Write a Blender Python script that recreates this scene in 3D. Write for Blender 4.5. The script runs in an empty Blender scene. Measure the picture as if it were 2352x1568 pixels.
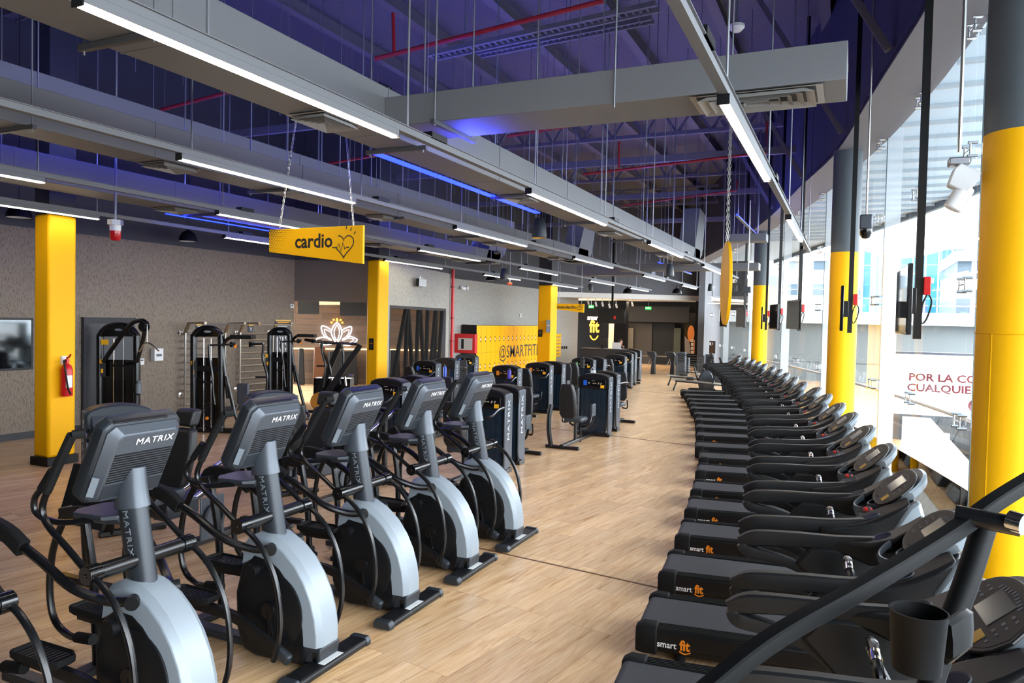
import bpy, math, random
from mathutils import Vector as V, Matrix
random.seed(7)
PI = math.pi
sc = bpy.context.scene
COL = sc.collection
# ---------------------------------------------------------------- camera, light, exposure
cam_d = bpy.data.cameras.new('camera'); cam_d.sensor_width = 36; cam_d.lens = 1700/2352*36
cam_d.clip_start = .05; cam_d.clip_end = 400
cam = bpy.data.objects.new('camera', cam_d); COL.objects.link(cam)
RM = ((0.90987172, 0.03194707, -0.41365788), (0.41430677, -0.01712896, 0.9099761), (0.02198554, -0.99934278, -0.02882105))
m = Matrix.Identity(4)
for i in range(3):
    m[i][0] = RM[i][0]; m[i][1] = -RM[i][1]; m[i][2] = -RM[i][2]
m[2][3] = 2.3
cam.matrix_world = m
sc.camera = cam
vs = sc.view_settings
vs.view_transform = 'Standard'; vs.look = 'None'; vs.exposure = 1.2; vs.gamma = 1.0; vs.use_curve_mapping = False
sc.cycles.max_bounces = 7; sc.cycles.diffuse_bounces = 4; sc.cycles.glossy_bounces = 3
sc.cycles.transparent_max_bounces = 16; sc.cycles.sample_clamp_indirect = 4
sc.cycles.use_denoising = True
wd = bpy.data.worlds.new('overcast_sky'); sc.world = wd; wd.use_nodes = True
nt = wd.node_tree; bg = nt.nodes['Background']
tc = nt.nodes.new('ShaderNodeTexCoord'); sp = nt.nodes.new('ShaderNodeSeparateXYZ'); rp = nt.nodes.new('ShaderNodeValToRGB')
nt.links.new(tc.outputs['Generated'], sp.inputs[0]); nt.links.new(sp.outputs['Z'], rp.inputs[0]); nt.links.new(rp.outputs[0], bg.inputs[0])
rp.color_ramp.elements[0].position = 0.0; rp.color_ramp.elements[0].color = (.62, .68, .74, 1)
rp.color_ramp.elements[1].position = .5; rp.color_ramp.elements[1].color = (.88, .94, 1.0, 1)
bg.inputs[1].default_value = 7.0
LED_E = 16.0      # linear lamps
BLUE_E = 6.0      # blue strips lying on the ducts

def light(name, kind, loc, energy, color=(1, 1, 1), size=1, sizey=None, rot=(0, 0, 0)):
    d = bpy.data.lights.new(name, kind); d.energy = energy; d.color = color
    if kind == 'AREA':
        d.size = size
        if sizey: d.shape = 'RECTANGLE'; d.size_y = sizey
    else: d.shadow_soft_size = size
    o = bpy.data.objects.new(name, d); COL.objects.link(o); o.location = loc; o.rotation_euler = rot
    return o
# ---------------------------------------------------------------- materials
def lin(h):
    h = h.lstrip('#'); o = []
    for i in (0, 2, 4):
        c = int(h[i:i+2], 16)/255; o.append(c/12.92 if c <= .04045 else ((c+.055)/1.055)**2.4)
    return (*o, 1)
MT = {}
def mat(name, col, rough=.5, metal=0., bump=0., scale=200., var=0., spec=.5, coat=0.):
    if name in MT: return MT[name]
    M = bpy.data.materials.new(name); M.use_nodes = True; n = M.node_tree; b = n.nodes['Principled BSDF']
    c = lin(col); b.inputs['Base Color'].default_value = c; b.inputs['Roughness'].default_value = rough
    b.inputs['Metallic'].default_value = metal; b.inputs['Specular IOR Level'].default_value = spec; b.inputs['Coat Weight'].default_value = coat
    if bump or var:
        t = n.nodes.new('ShaderNodeTexCoord'); z = n.nodes.new('ShaderNodeTexNoise'); z.inputs['Scale'].default_value = scale; z.inputs['Detail'].default_value = 4
        n.links.new(t.outputs['Object'], z.inputs['Vector'])
        if bump:
            bp = n.nodes.new('ShaderNodeBump'); bp.inputs['Strength'].default_value = bump; bp.inputs['Distance'].default_value = .01
            n.links.new(z.outputs[0], bp.inputs['Height']); n.links.new(bp.outputs[0], b.inputs['Normal'])
        if var:
            mx = n.nodes.new('ShaderNodeMix'); mx.data_type = 'RGBA'
            mx.inputs[6].default_value = [min(1, v*(1-var)) for v in c[:3]]+[1]; mx.inputs[7].default_value = [min(1, v*(1+var)) for v in c[:3]]+[1]
            n.links.new(z.outputs[0], mx.inputs[0]); n.links.new(mx.outputs[2], b.inputs['Base Color'])
    MT[name] = M; return M
def emit(name, col, e):
    if name in MT: return MT[name]
    M = bpy.data.materials.new(name); M.use_nodes = True; b = M.node_tree.nodes['Principled BSDF']
    b.inputs['Base Color'].default_value = lin(col); b.inputs['Emission Color'].default_value = lin(col); b.inputs['Emission Strength'].default_value = e
    MT[name] = M; return M
def glass(name, tint='#ffffff', gl=.08, rough=.02, haze=None):
    M = bpy.data.materials.new(name); M.use_nodes = True; n = M.node_tree; n.nodes.clear()
    o = n.nodes.new('ShaderNodeOutputMaterial'); t = n.nodes.new('ShaderNodeBsdfTransparent'); g = n.nodes.new('ShaderNodeBsdfGlossy')
    t.inputs[0].default_value = lin(tint); g.inputs['Roughness'].default_value = rough
    lw = n.nodes.new('ShaderNodeLayerWeight'); pw_ = n.nodes.new('ShaderNodeMath'); pw_.operation = 'POWER'; pw_.inputs[1].default_value = 5; n.links.new(lw.outputs['Facing'], pw_.inputs[0])
    f = n.nodes.new('ShaderNodeMath'); f.operation = 'MULTIPLY_ADD'; f.inputs[1].default_value = .6; f.inputs[2].default_value = gl*.5; n.links.new(pw_.outputs[0], f.inputs[0])
    mx = n.nodes.new('ShaderNodeMixShader'); n.links.new(f.outputs[0], mx.inputs[0]); n.links.new(t.outputs[0], mx.inputs[1]); n.links.new(g.outputs[0], mx.inputs[2])
    last = mx
    if haze:
        d = n.nodes.new('ShaderNodeBsdfDiffuse'); d.inputs[0].default_value = lin(haze[0]); m2 = n.nodes.new('ShaderNodeMixShader'); m2.inputs[0].default_value = haze[1]
        n.links.new(mx.outputs[0], m2.inputs[1]); n.links.new(d.outputs[0], m2.inputs[2]); last = m2
    n.links.new(last.outputs[0], o.inputs[0]); MT[name] = M; return M

def translucent(name, col):
    M = mat(name, col, .5); n = M.node_tree; b = n.nodes['Principled BSDF']; t = n.nodes.new('ShaderNodeBsdfTranslucent'); t.inputs[0].default_value = lin(col)
    mx = n.nodes.new('ShaderNodeMixShader'); mx.inputs[0].default_value = .55; n.links.new(b.outputs[0], mx.inputs[1]); n.links.new(t.outputs[0], mx.inputs[2]); n.links.new(mx.outputs[0], n.nodes['Material Output'].inputs[0]); return M
def fin_mat(name, col, k):
    M = bpy.data.materials.new(name); M.use_nodes = True; n = M.node_tree; n.nodes.clear(); o = n.nodes.new('ShaderNodeOutputMaterial'); t = n.nodes.new('ShaderNodeBsdfTransparent'); a = n.nodes.new('ShaderNodeBsdfTranslucent'); d = n.nodes.new('ShaderNodeBsdfDiffuse')
    a.inputs[0].default_value = lin(col); d.inputs[0].default_value = lin(col); x = n.nodes.new('ShaderNodeMixShader'); y = n.nodes.new('ShaderNodeMixShader'); x.inputs[0].default_value = .4; y.inputs[0].default_value = k
    n.links.new(a.outputs[0], x.inputs[1]); n.links.new(d.outputs[0], x.inputs[2]); n.links.new(t.outputs[0], y.inputs[1]); n.links.new(x.outputs[0], y.inputs[2]); n.links.new(y.outputs[0], o.inputs[0]); return M
YEL = mat('yellow_paint', '#EEB002', .55, bump=.06, scale=60, spec=.22)
CHAR = mat('charcoal_paint', '#37383D', .7)
DARK = mat('dark_grey_paint', '#2A2B30', .65)
BLK = mat('black_plastic', '#0F1012', .42, bump=.04, scale=500, spec=.32)
BLKS = mat('black_satin_tube', '#0D0E10', .26)
GBLK = mat('gloss_black', '#0B0C0E', .12)
RUB = mat('black_rubber', '#0D0E0F', .75, spec=.3)
BELT = mat('grey_running_belt', '#424447', .7, bump=.15, scale=900)
VINYL = mat('black_vinyl', '#141517', .5, bump=.05, scale=300)
VINYLG = mat('blue_grey_vinyl', '#343B42', .5)
GREY = mat('grey_metallic_plastic', '#4C525A', .38, metal=.35)
GREYD = mat('dark_metallic_plastic', '#2F343A', .4, metal=.35)
SILV = mat('silver_plastic', '#858F97', .42, metal=.15)
WHITEP = mat('white_plastic', '#D8DADC', .4)
CHROME = mat('chrome', '#D8D8D8', .12, metal=1)
STEEL = mat('brushed_steel', '#B9B7B0', .32, metal=.9)
ZINC = mat('zinc_rod', '#8E9096', .4, metal=.7)
NAVYP = mat('navy_shroud', '#152532', .25, coat=.4)
RED = mat('red_paint', '#C2121B', .35)
REDP = mat('red_pipe_paint', '#8E1A22', .4)
ORANGE = mat('orange_mark', '#F08A1C', .4)
YTAG = mat('yellow_tag', '#F5B81C', .5)
BLUEC = mat('blue_card', '#1F5FC8', .4)
GREENC = mat('green_card', '#3FAE3A', .4)
REDC = mat('red_card', '#D8342E', .4)
WHITE = mat('white_print', '#F2F2F2', .5)
SCREEN = mat('lcd_glass', '#6A6C68', .15)
BRNP = mat('dark_panel_film', '#12100E', .5, spec=.3)
DUCT = mat('painted_duct', '#6C6E72', .6, bump=.05, scale=40)
STRUCT = mat('painted_roof_steel', '#5F5E66', .6)

# ---------------------------------------------------------------- mesh helper
def cr(pts, k=6):
    P = [V(p) for p in pts]
    if len(P) < 3 or k < 2: return P
    Q = [P[0]*2-P[1]]+P+[P[-1]*2-P[-2]]; out = []
    for i in range(1, len(Q)-2):
        a, b, c, d = Q[i-1:i+3]
        for j in range(k):
            t = j/k; out.append(.5*((2*b)+(c-a)*t+(2*a-5*b+4*c-d)*t*t+(3*b-a-3*c+d)*t**3))
    return out+[P[-1]]
class MB:
    def __init__(s): s.v = []; s.f = []; s.mi = []; s.mats = []
    def m_(s, m):
        if m is None: return 0
        if m not in s.mats: s.mats.append(m)
        return s.mats.index(m)
    def add(s, vs, fs, m=None):
        o = len(s.v); s.v += [tuple(x) for x in vs]; k = s.m_(m)
        for f in fs: s.f.append([o+i for i in f]); s.mi.append(k)
        return s
    def box(s, c, d, m=None, rz=0, ry=0, rx=0):
        R = Matrix.Rotation(rz, 3, 'Z') @ Matrix.Rotation(ry, 3, 'Y') @ Matrix.Rotation(rx, 3, 'X'); c = V(c)
        vs = [c+R@V((x*d[0]/2, y*d[1]/2, z*d[2]/2)) for x in (-1, 1) for y in (-1, 1) for z in (-1, 1)]
        return s.add(vs, [(0, 1, 3, 2), (4, 6, 7, 5), (0, 4, 5, 1), (2, 3, 7, 6), (0, 2, 6, 4), (1, 5, 7, 3)], m)
    def b2(s, a, b, m=None):   # box from corner to corner
        return s.box([(a[i]+b[i])/2 for i in range(3)], [abs(b[i]-a[i]) for i in range(3)], m)
    def sweep(s, pts, ra, rb=None, n=10, m=None, up=(0, 0, 1), cap=True, k=6, square=False, radii=None):
        P = cr(pts, k); rb = ra if rb is None else rb; up = V(up); rings = []; o = len(s.v); mi = s.m_(m); prev = None
        L = len(P)
        for i, p in enumerate(P):
            t = (P[min(i+1, L-1)]-P[max(i-1, 0)]).normalized()
            u = up if prev is None else prev
            a = t.cross(u)
            if a.length < 1e-4: a = t.cross(V((1, .13, .2)))
            a.normalize(); b = a.cross(t).normalized()
            if prev is not None: prev = b
            elif abs(t.dot(up)) > .8 or up.length == 0: prev = b
            f = 1.0
            if radii:
                q = i/(L-1)*(len(radii)-1); j = min(int(q), len(radii)-2); f = radii[j]+(radii[j+1]-radii[j])*(q-j)
            for j in range(n):
                w = 2*PI*j/n+(PI/4 if n == 4 else 0); ca, cb = math.cos(w), math.sin(w)
                if square and n > 4:
                    e = .45; ca = math.copysign(abs(ca)**e, ca); cb = math.copysign(abs(cb)**e, cb)
                if n == 4: ca *= 1.414; cb *= 1.414
                s.v.append(tuple(p+a*(ra*f*ca)+b*(rb*f*cb)))
        for i in range(L-1):
            for j in range(n):
                q = (j+1) % n; s.f.append([o+i*n+j, o+i*n+q, o+(i+1)*n+q, o+(i+1)*n+j]); s.mi.append(mi)
        if cap:
            s.f.append([o+j for j in range(n)][::-1]); s.mi.append(mi)
            s.f.append([o+(L-1)*n+j for j in range(n)]); s.mi.append(mi)
        return s
    def cyl(s, p, q, r, n=14, m=None, r2=None):
        return s.sweep([p, q], r, n=n, m=m, k=1, up=(.01, .02, 1) if abs(V(q)[2]-V(p)[2]) < .9*(V(q)-V(p)).length else (1, 0, 0), radii=None if r2 is None else [1, r2/r])
    def lathe(s, prof, c=(0, 0, 0), n=20, m=None, axis='z', cap=True):
        o = len(s.v); mi = s.m_(m)
        for r, h in prof:
            for j in range(n):
                w = 2*PI*j/n; x, y = r*math.cos(w), r*math.sin(w)
                p = {'z': (x, y, h), 'x': (h, x, y), 'y': (y, h, x)}[axis]
                s.v.append((p[0]+c[0], p[1]+c[1], p[2]+c[2]))
        for i in range(len(prof)-1):
            for j in range(n):
                q = (j+1) % n; s.f.append([o+i*n+j, o+i*n+q, o+(i+1)*n+q, o+(i+1)*n+j]); s.mi.append(mi)
        if cap:
            if prof[0][0] > 1e-5: s.f.append([o+j for j in range(n)][::-1]); s.mi.append(mi)
            if prof[-1][0] > 1e-5: s.f.append([o+(len(prof)-1)*n+j for j in range(n)]); s.mi.append(mi)
        return s
    def prism(s, pts, a, b, plane='xz', m=None, taper=0):
        # polygon extruded between a and b along the remaining axis
        n = len(pts)
        def P(p, h): return {'xz': (p[0], h, p[1]), 'xy': (p[0], p[1], h), 'yz': (h, p[0], p[1])}[plane]
        vs = [P(p, a) for p in pts]+[P(p, b) for p in pts]
        fs = [list(range(n))[::-1], [n+i for i in range(n)]]+[(i, (i+1) % n, n+(i+1) % n, n+i) for i in range(n)]
        return s.add(vs, fs, m)
    def loft(s, rings, m=None, cap=True):
        n = len(rings[0]); o = len(s.v); mi = s.m_(m)
        for r in rings: s.v += [tuple(p) for p in r]
        for i in range(len(rings)-1):
            for j in range(n):
                q = (j+1) % n; s.f.append([o+i*n+j, o+i*n+q, o+(i+1)*n+q, o+(i+1)*n+j]); s.mi.append(mi)
        if cap:
            s.f.append([o+j for j in range(n)][::-1]); s.mi.append(mi); s.f.append([o+(len(rings)-1)*n+j for j in range(n)]); s.mi.append(mi)
        return s
    def xf(s, M, start=0):
        for i in range(start, len(s.v)): s.v[i] = tuple(M @ V(s.v[i]))
        return s
    def build(s, name, m, parent=None, bev=0, loc=None, seg=2, smooth=True, angle=35):
        me = bpy.data.meshes.new(name); me.from_pydata(s.v, [], s.f)
        for x in ([m] if 0 in s.mi or not s.mats else [m])+([] if not s.mats else []): me.materials.append(x)
        if s.mats:
            me.materials.clear()
            for x in s.mats: me.materials.append(x)
        me.polygons.foreach_set('material_index', s.mi if s.mats else [0]*len(s.f))
        import bmesh as _b
        bm = _b.new(); bm.from_mesh(me); _b.ops.recalc_face_normals(bm, faces=bm.faces)
        bm.to_mesh(me); bm.free()
        if smooth:
            me.polygons.foreach_set('use_smooth', [True]*len(me.polygons)); me.set_sharp_from_angle(angle=math.radians(angle))
        o = bpy.data.objects.new(name, me); COL.objects.link(o)
        if parent: o.parent = parent
        if loc: o.location = loc
        if bev:
            b = o.modifiers.new('bevel', 'BEVEL'); b.width = bev; b.segments = seg; b.limit_method = 'ANGLE'; b.angle_limit = math.radians(40); b.harden_normals = False
        return o
def tag(o, label=None, cat=None, group=None, kind=None):
    if label: o['label'] = label
    if cat: o['category'] = cat
    if group: o['group'] = group
    if kind: o['kind'] = kind
    return o
def thing(name, label, cat, loc=(0, 0, 0), rz=0, group=None):
    o = bpy.data.objects.new(name, None); COL.objects.link(o); o.empty_display_size = .1
    o.location = loc; o.rotation_euler = (0, 0, rz)
    return tag(o, label, cat, group)
def clone(root, loc, rz, label, group=None):
    def cp(o, par):
        c = o.copy(); COL.objects.link(c); c.parent = par
        for ch in [x for x in o.children]: cp(ch, c)
        return c
    r = cp(root, None); r.location = loc; r.rotation_euler = (0, 0, rz); r['label'] = label
    if group: r['group'] = group
    return r
_TXT = {}
def text(name, s, size, m, parent, loc, rot=(0, 0, 0), sx=1.0, ext=.001, bold=0, align='CENTER', M=None):
    key = (s, size, sx, ext, bold, align, m.name)
    if key not in _TXT:
        c = bpy.data.curves.new(name, 'FONT'); c.body = s; c.size = size; c.extrude = ext; c.offset = bold; c.align_x = align; c.space_character = 1.0+(.12 if s == 'MATRIX' else 0); c.align_y = 'CENTER'; c.resolution_u = 2
        o = bpy.data.objects.new(name, c); COL.objects.link(o); bpy.context.view_layer.update()
        me = bpy.data.meshes.new_from_object(o.evaluated_get(bpy.context.evaluated_depsgraph_get())); me.name = name
        for v in me.vertices: v.co.x *= sx
        me.materials.clear(); me.materials.append(m); bpy.data.objects.remove(o); _TXT[key] = me
    o = bpy.data.objects.new(name, _TXT[key]); COL.objects.link(o)
    if parent: o.parent = parent
    if M is not None: o.matrix_local = M
    else: o.location = loc; o.rotation_euler = rot
    return o
def frame(loc, xdir, ydir):   # matrix for text: reads along xdir, up ydir
    x = V(xdir).normalized(); z = x.cross(V(ydir)).normalized(); y = z.cross(x)
    M = Matrix.Identity(4)
    for i in range(3): M[i][0] = x[i]; M[i][1] = y[i]; M[i][2] = z[i]; M[i][3] = loc[i]
    return M
def structure(o): o['kind'] = 'structure'; return o
def ellipse(cx, cy, a, b, n=24, e=1.0):
    return [(cx+a*math.copysign(abs(math.cos(2*PI*i/n))**e, math.cos(2*PI*i/n)), cy+b*math.copysign(abs(math.sin(2*PI*i/n))**e, math.sin(2*PI*i/n))) for i in range(n)]
def pw(pts, y):   # x on a polyline given as (x, y)
    for (x0, y0), (x1, y1) in zip(pts, pts[1:]):
        if y <= y1 or (x1, y1) == pts[-1]: return x0+(x1-x0)*(y-y0)/(y1-y0)
# ---------------------------------------------------------------- measured points: a pixel of the photograph to a place on a known plane
def _ray(px, py):
    a, b, c = px-1176, py-784, 1700
    return V([RM[i][0]*a+RM[i][1]*b+RM[i][2]*c for i in range(3)])
CAM = V((0, 0, 2.3))
def AX(px, py, x): r = _ray(px, py); return CAM+r*(x/r.x)
def AY(px, py, y): r = _ray(px, py); return CAM+r*(y/r.y)
def FL(px, py, z=0): r = _ray(px, py); return CAM+r*((z-2.3)/r.z)
# ---------------------------------------------------------------- setting
GL = [(1.75, -4), (1.6, 0), (1.37, 4), (1.2, 6), (1.01, 7.85), (.78, 10.02), (.37, 12.63), (-.2, 15.5), (-.75, 17.9), (-1.6, 21.2), (-2.6, 24.6), (-3.9, 28.6), (-5.4, 33), (-6.5, 36.5)]
SO = [(1.3, -4), (1.1, 1), (.85, 5), (.56, 7.52), (.15, 10.35), (-.29, 13.43), (-1.02, 16.49), (-2.05, 20.94), (-3.2, 25), (-4.4, 28.6), (-5.9, 33), (-7.0, 36.5)]
def dense(c, k=5): return [(p.x, p.y) for p in cr([(x, y, 0) for x, y in c], k)]
GLd, SOd = dense(GL), dense(SO)
ZS = 5.2; ZR = 8.0

def wood_floor():
    M = bpy.data.materials.new('oak_plank_floor'); M.use_nodes = True; n = M.node_tree; b = n.nodes['Principled BSDF']; L = n.links
    t = n.nodes.new('ShaderNodeTexCoord'); mp = n.nodes.new('ShaderNodeMapping'); mp.inputs['Rotation'].default_value = (0, 0, math.radians(-80))
    L.new(t.outputs['Object'], mp.inputs[0])
    br = n.nodes.new('ShaderNodeTexBrick'); br.inputs['Scale'].default_value = 1; br.inputs['Brick Width'].default_value = 1.22; br.inputs['Row Height'].default_value = .185
    br.inputs['Mortar Size'].default_value = .0012; br.inputs['Mortar Smooth'].default_value = .2; br.inputs['Bias'].default_value = 0; br.offset = .37; br.offset_frequency = 3
    br.inputs['Color1'].default_value = (0, 0, 0, 1); br.inputs['Color2'].default_value = (1, 1, 1, 1); br.inputs['Mortar'].default_value = (.5, .5, .5, 1)
    L.new(mp.outputs[0], br.inputs[0])
    # grain: stretched noise along the plank, shifted per plank
    ad = n.nodes.new('ShaderNodeVectorMath'); ad.operation = 'MULTIPLY_ADD'; ad.inputs[1].default_value = (7, 13, 0)
    L.new(br.outputs['Color'], ad.inputs[0]); L.new(mp.outputs[0], ad.inputs[2])
    sc1 = n.nodes.new('ShaderNodeVectorMath'); sc1.operation = 'MULTIPLY'; sc1.inputs[1].default_value = (1.5, 14, 1); L.new(ad.outputs[0], sc1.inputs[0])
    n1 = n.nodes.new('ShaderNodeTexNoise'); n1.inputs['Scale'].default_value = 1; n1.inputs['Detail'].default_value = 6; n1.inputs['Roughness'].default_value = .6; n1.inputs['Distortion'].default_value = 1.4; L.new(sc1.outputs[0], n1.inputs[0])
    sc2 = n.nodes.new('ShaderNodeVectorMath'); sc2.operation = 'MULTIPLY'; sc2.inputs[1].default_value = (4, 120, 1); L.new(ad.outputs[0], sc2.inputs[0])
    n2 = n.nodes.new('ShaderNodeTexNoise'); n2.inputs['Scale'].default_value = 1; n2.inputs['Detail'].default_value = 3; L.new(sc2.outputs[0], n2.inputs[0])
    r = n.nodes.new('ShaderNodeValToRGB'); e = r.color_ramp.elements; e[0].position = .28; e[0].color = lin('#B98958'); e[1].position = .62; e[1].color = lin('#ECC89C')
    x = e.new(.42); x.color = lin('#DDB585'); x = e.new(.8); x.color = lin('#EFD0AA')
    L.new(n1.outputs[0], r.inputs[0])
    m1 = n.nodes.new('ShaderNodeMix'); m1.data_type = 'RGBA'; m1.blend_type = 'MULTIPLY'; m1.inputs[0].default_value = .3
    L.new(r.outputs[0], m1.inputs[6]); r2 = n.nodes.new('ShaderNodeValToRGB'); r2.color_ramp.elements[0].position = .3; r2.color_ramp.elements[0].color = (.5, .45, .4, 1); r2.color_ramp.elements[1].position = .6
    L.new(n2.outputs[0], r2.inputs[0]); L.new(r2.outputs[0], m1.inputs[7])
    m2 = n.nodes.new('ShaderNodeMix'); m2.data_type = 'RGBA'; m2.blend_type = 'MULTIPLY'; m2.inputs[0].default_value = 1
    r3 = n.nodes.new('ShaderNodeValToRGB'); r3.color_ramp.elements[0].color = (.80, .79, .78, 1); L.new(br.outputs['Color'], r3.inputs[0]); L.new(m1.outputs[2], m2.inputs[6]); L.new(r3.outputs[0], m2.inputs[7])
    m3 = n.nodes.new('ShaderNodeMix'); m3.data_type = 'RGBA'; m3.inputs[7].default_value = lin('#7A5638'); L.new(br.outputs['Fac'], m3.inputs[0]); L.new(m2.outputs[2], m3.inputs[6])
    L.new(m3.outputs[2], b.inputs['Base Color']); b.inputs['Roughness'].default_value = .27
    bp = n.nodes.new('ShaderNodeBump'); bp.inputs['Strength'].default_value = .12; bp.inputs['Distance'].default_value = .003; L.new(n2.outputs[0], bp.inputs['Height']); L.new(bp.outputs[0], b.inputs['Normal'])
    return M
def stucco(name, c1, c2):
    M = bpy.data.materials.new(name); M.use_nodes = True; n = M.node_tree; b = n.nodes['Principled BSDF']; L = n.links
    t = n.nodes.new('ShaderNodeTexCoord'); mp = n.nodes.new('ShaderNodeMapping'); mp.inputs['Scale'].default_value = (60, 60, 14); L.new(t.outputs['Object'], mp.inputs[0])
    z = n.nodes.new('ShaderNodeTexNoise'); z.inputs['Scale'].default_value = 1; z.inputs['Detail'].default_value = 3; z.inputs['Distortion'].default_value = .8; L.new(mp.outputs[0], z.inputs[0])
    r = n.nodes.new('ShaderNodeValToRGB'); r.color_ramp.elements[0].position = .36; r.color_ramp.elements[0].color = lin(c1); r.color_ramp.elements[1].position = .52; r.color_ramp.elements[1].color = lin(c2)
    L.new(z.outputs[0], r.inputs[0]); L.new(r.outputs[0], b.inputs['Base Color']); b.inputs['Roughness'].default_value = .85
    bp = n.nodes.new('ShaderNodeBump'); bp.inputs['Strength'].default_value = .5; bp.inputs['Distance'].default_value = .01; L.new(r.outputs[0], bp.inputs['Height']); L.new(bp.outputs[0], b.inputs['Normal'])
    return M
def brick_mat(name, c1, c2, mortar, bw, rh, ms=.01, rough=.6, rot=(0, 0, 0), off=.5, grain=0):
    M = bpy.data.materials.new(name); M.use_nodes = True; n = M.node_tree; b = n.nodes['Principled BSDF']; L = n.links
    t = n.nodes.new('ShaderNodeTexCoord'); mp = n.nodes.new('ShaderNodeMapping'); mp.inputs['Rotation'].default_value = rot; L.new(t.outputs['Object'], mp.inputs[0])
    br = n.nodes.new('ShaderNodeTexBrick'); br.inputs['Scale'].default_value = 1; br.inputs['Brick Width'].default_value = bw; br.inputs['Row Height'].default_value = rh; br.inputs['Mortar Size'].default_value = ms; br.offset = off
    br.inputs['Color1'].default_value = lin(c1); br.inputs['Color2'].default_value = lin(c2); br.inputs['Mortar'].default_value = lin(mortar)
    L.new(mp.outputs[0], br.inputs[0]); out = br.outputs[0]
    if grain:
        s = n.nodes.new('ShaderNodeMapping'); s.inputs['Scale'].default_value = (3, 40, 3); L.new(mp.outputs[0], s.inputs[0]); z = n.nodes.new('ShaderNodeTexNoise'); z.inputs['Detail'].default_value = 4; z.inputs['Scale'].default_value = 1; L.new(s.outputs[0], z.inputs[0])
        x = n.nodes.new('ShaderNodeMix'); x.data_type = 'RGBA'; x.blend_type = 'OVERLAY'; x.inputs[0].default_value = grain; L.new(out, x.inputs[6]); L.new(z.outputs[0], x.inputs[7]); out = x.outputs[2]
    L.new(out, b.inputs['Base Color']); b.inputs['Roughness'].default_value = rough; return M
def wave_bump(name, col, scale, rough=.6, axis='X', strength=.6, metal=0):
    M = bpy.data.materials.new(name); M.use_nodes = True; n = M.node_tree; b = n.nodes['Principled BSDF']; L = n.links
    t = n.nodes.new('ShaderNodeTexCoord'); w = n.nodes.new('ShaderNodeTexWave'); w.bands_direction = axis; w.inputs['Scale'].default_value = scale; L.new(t.outputs['Object'], w.inputs[0])
    bp = n.nodes.new('ShaderNodeBump'); bp.inputs['Strength'].default_value = strength; bp.inputs['Distance'].default_value = .02; L.new(w.outputs['Fac'], bp.inputs['Height']); L.new(bp.outputs[0], b.inputs['Normal'])
    b.inputs['Base Color'].default_value = lin(col); b.inputs['Roughness'].default_value = rough; b.inputs['Metallic'].default_value = metal; return M

FLOORM = wood_floor()
WALLM = stucco('greige_textured_wallpaper', '#655B4E', '#82776A')
WALLG = stucco('grey_textured_wallpaper', '#83827C', '#A3A29B')
WALLB = mat('brown_grey_fabric_wall', '#6E655C', .9, bump=.3, scale=90)
SLATW = brick_mat('wood_tile_wall', '#5E4938', '#4B3A2C', '#2A2018', 1.2, .2, .004, .5, (PI/2, 0, 0), .4, .5)
ROOFM = wave_bump('corrugated_roof_sheet', '#54545C', 5.0, .55, 'Y', .22, .1)
STONE = brick_mat('pale_stone_strip', '#D9D4CC', '#E2DED8', '#9A958E', .8, .6, .006, .4)

o = MB().add([(-20, -4.2, 0), (2, -4.2, 0), (2, 48, 0), (-20, 48, 0), (-20, -4.2, -.2), (2, -4.2, -.2), (2, 48, -.2), (-20, 48, -.2)], [(0, 1, 2, 3), (7, 6, 5, 4), (0, 4, 5, 1), (1, 5, 6, 2), (2, 6, 7, 3), (3, 7, 4, 0)])
structure(o.build('floor', FLOORM, smooth=False))
def strip(name, A, B, z0, z1, m, closed=True):   # solid band between two plan curves
    n = len(A); mb = MB(); vs = [(*p, z1) for p in A]+[(*p, z1) for p in B]+[(*p, z0) for p in A]+[(*p, z0) for p in B]; fs = []
    for i in range(n-1):
        fs += [(i, i+1, n+i+1, n+i), (2*n+i, 3*n+i, 3*n+i+1, 2*n+i+1), (i, 2*n+i, 2*n+i+1, i+1), (n+i, n+i+1, 3*n+i+1, 3*n+i)]
    fs += [(0, n, 3*n, 2*n), (n-1, 3*n-1, 4*n-1, 2*n-1)]
    mb.add(vs, fs); return mb.build(name, m, smooth=False)
off = lambda c, d: [(x+d, y) for x, y in c]
structure(strip('trim_1', off(GLd, -.42), off(GLd, -.02), 0, .012, STONE))
structure(strip('trim_2', off(GLd, -.1), off(GLd, .02), .012, .06, BLK))
tj = MB(); 
for (x0, y0, x1, y1) in ((-4.2, 6.72, -1.2, 6.32), (-7.2, 15.05, -2.4, 14.1), (-9.5, 25.5, -5, 24.2)): tj.sweep([(x0, y0, .001), (x1, y1, .001)], .011, .003, n=4, k=1)
structure(tj.build('trim_3', mat('floor_joint_strip', '#6E4E36', .5)))

# walls
def wall(name, a, b, z0, z1, m, th=.12, holes=None, side=1):
    # solid wall from plan point a to b; holes = (s0, s1, z0, z1) along its length
    a, b = V((*a, 0)), V((*b, 0)); L = (b-a).length; d = (b-a)/L; nrm = V((-d.y, d.x, 0))*side; mb = MB()
    def slab(s0, s1, q0, q1):
        if s1-s0 < .001 or q1-q0 < .001: return
        P = [a+d*s0, a+d*s1, a+d*s1+nrm*th, a+d*s0+nrm*th]; mb.add([(p.x, p.y, q0) for p in P]+[(p.x, p.y, q1) for p in P], [(0, 3, 2, 1), (4, 5, 6, 7), (0, 1, 5, 4), (1, 2, 6, 5), (2, 3, 7, 6), (3, 0, 4, 7)])
    if holes:
        s = 0
        for h in sorted(holes): slab(s, h[0], z0, z1); slab(h[0], h[1], z0, h[2]); slab(h[0], h[1], h[3], z1); s = h[1]
        slab(s, L, z0, z1)
    else: slab(0, L, z0, z1)
    return structure(mb.build(name, m, smooth=False))
XL = -13.3
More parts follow.
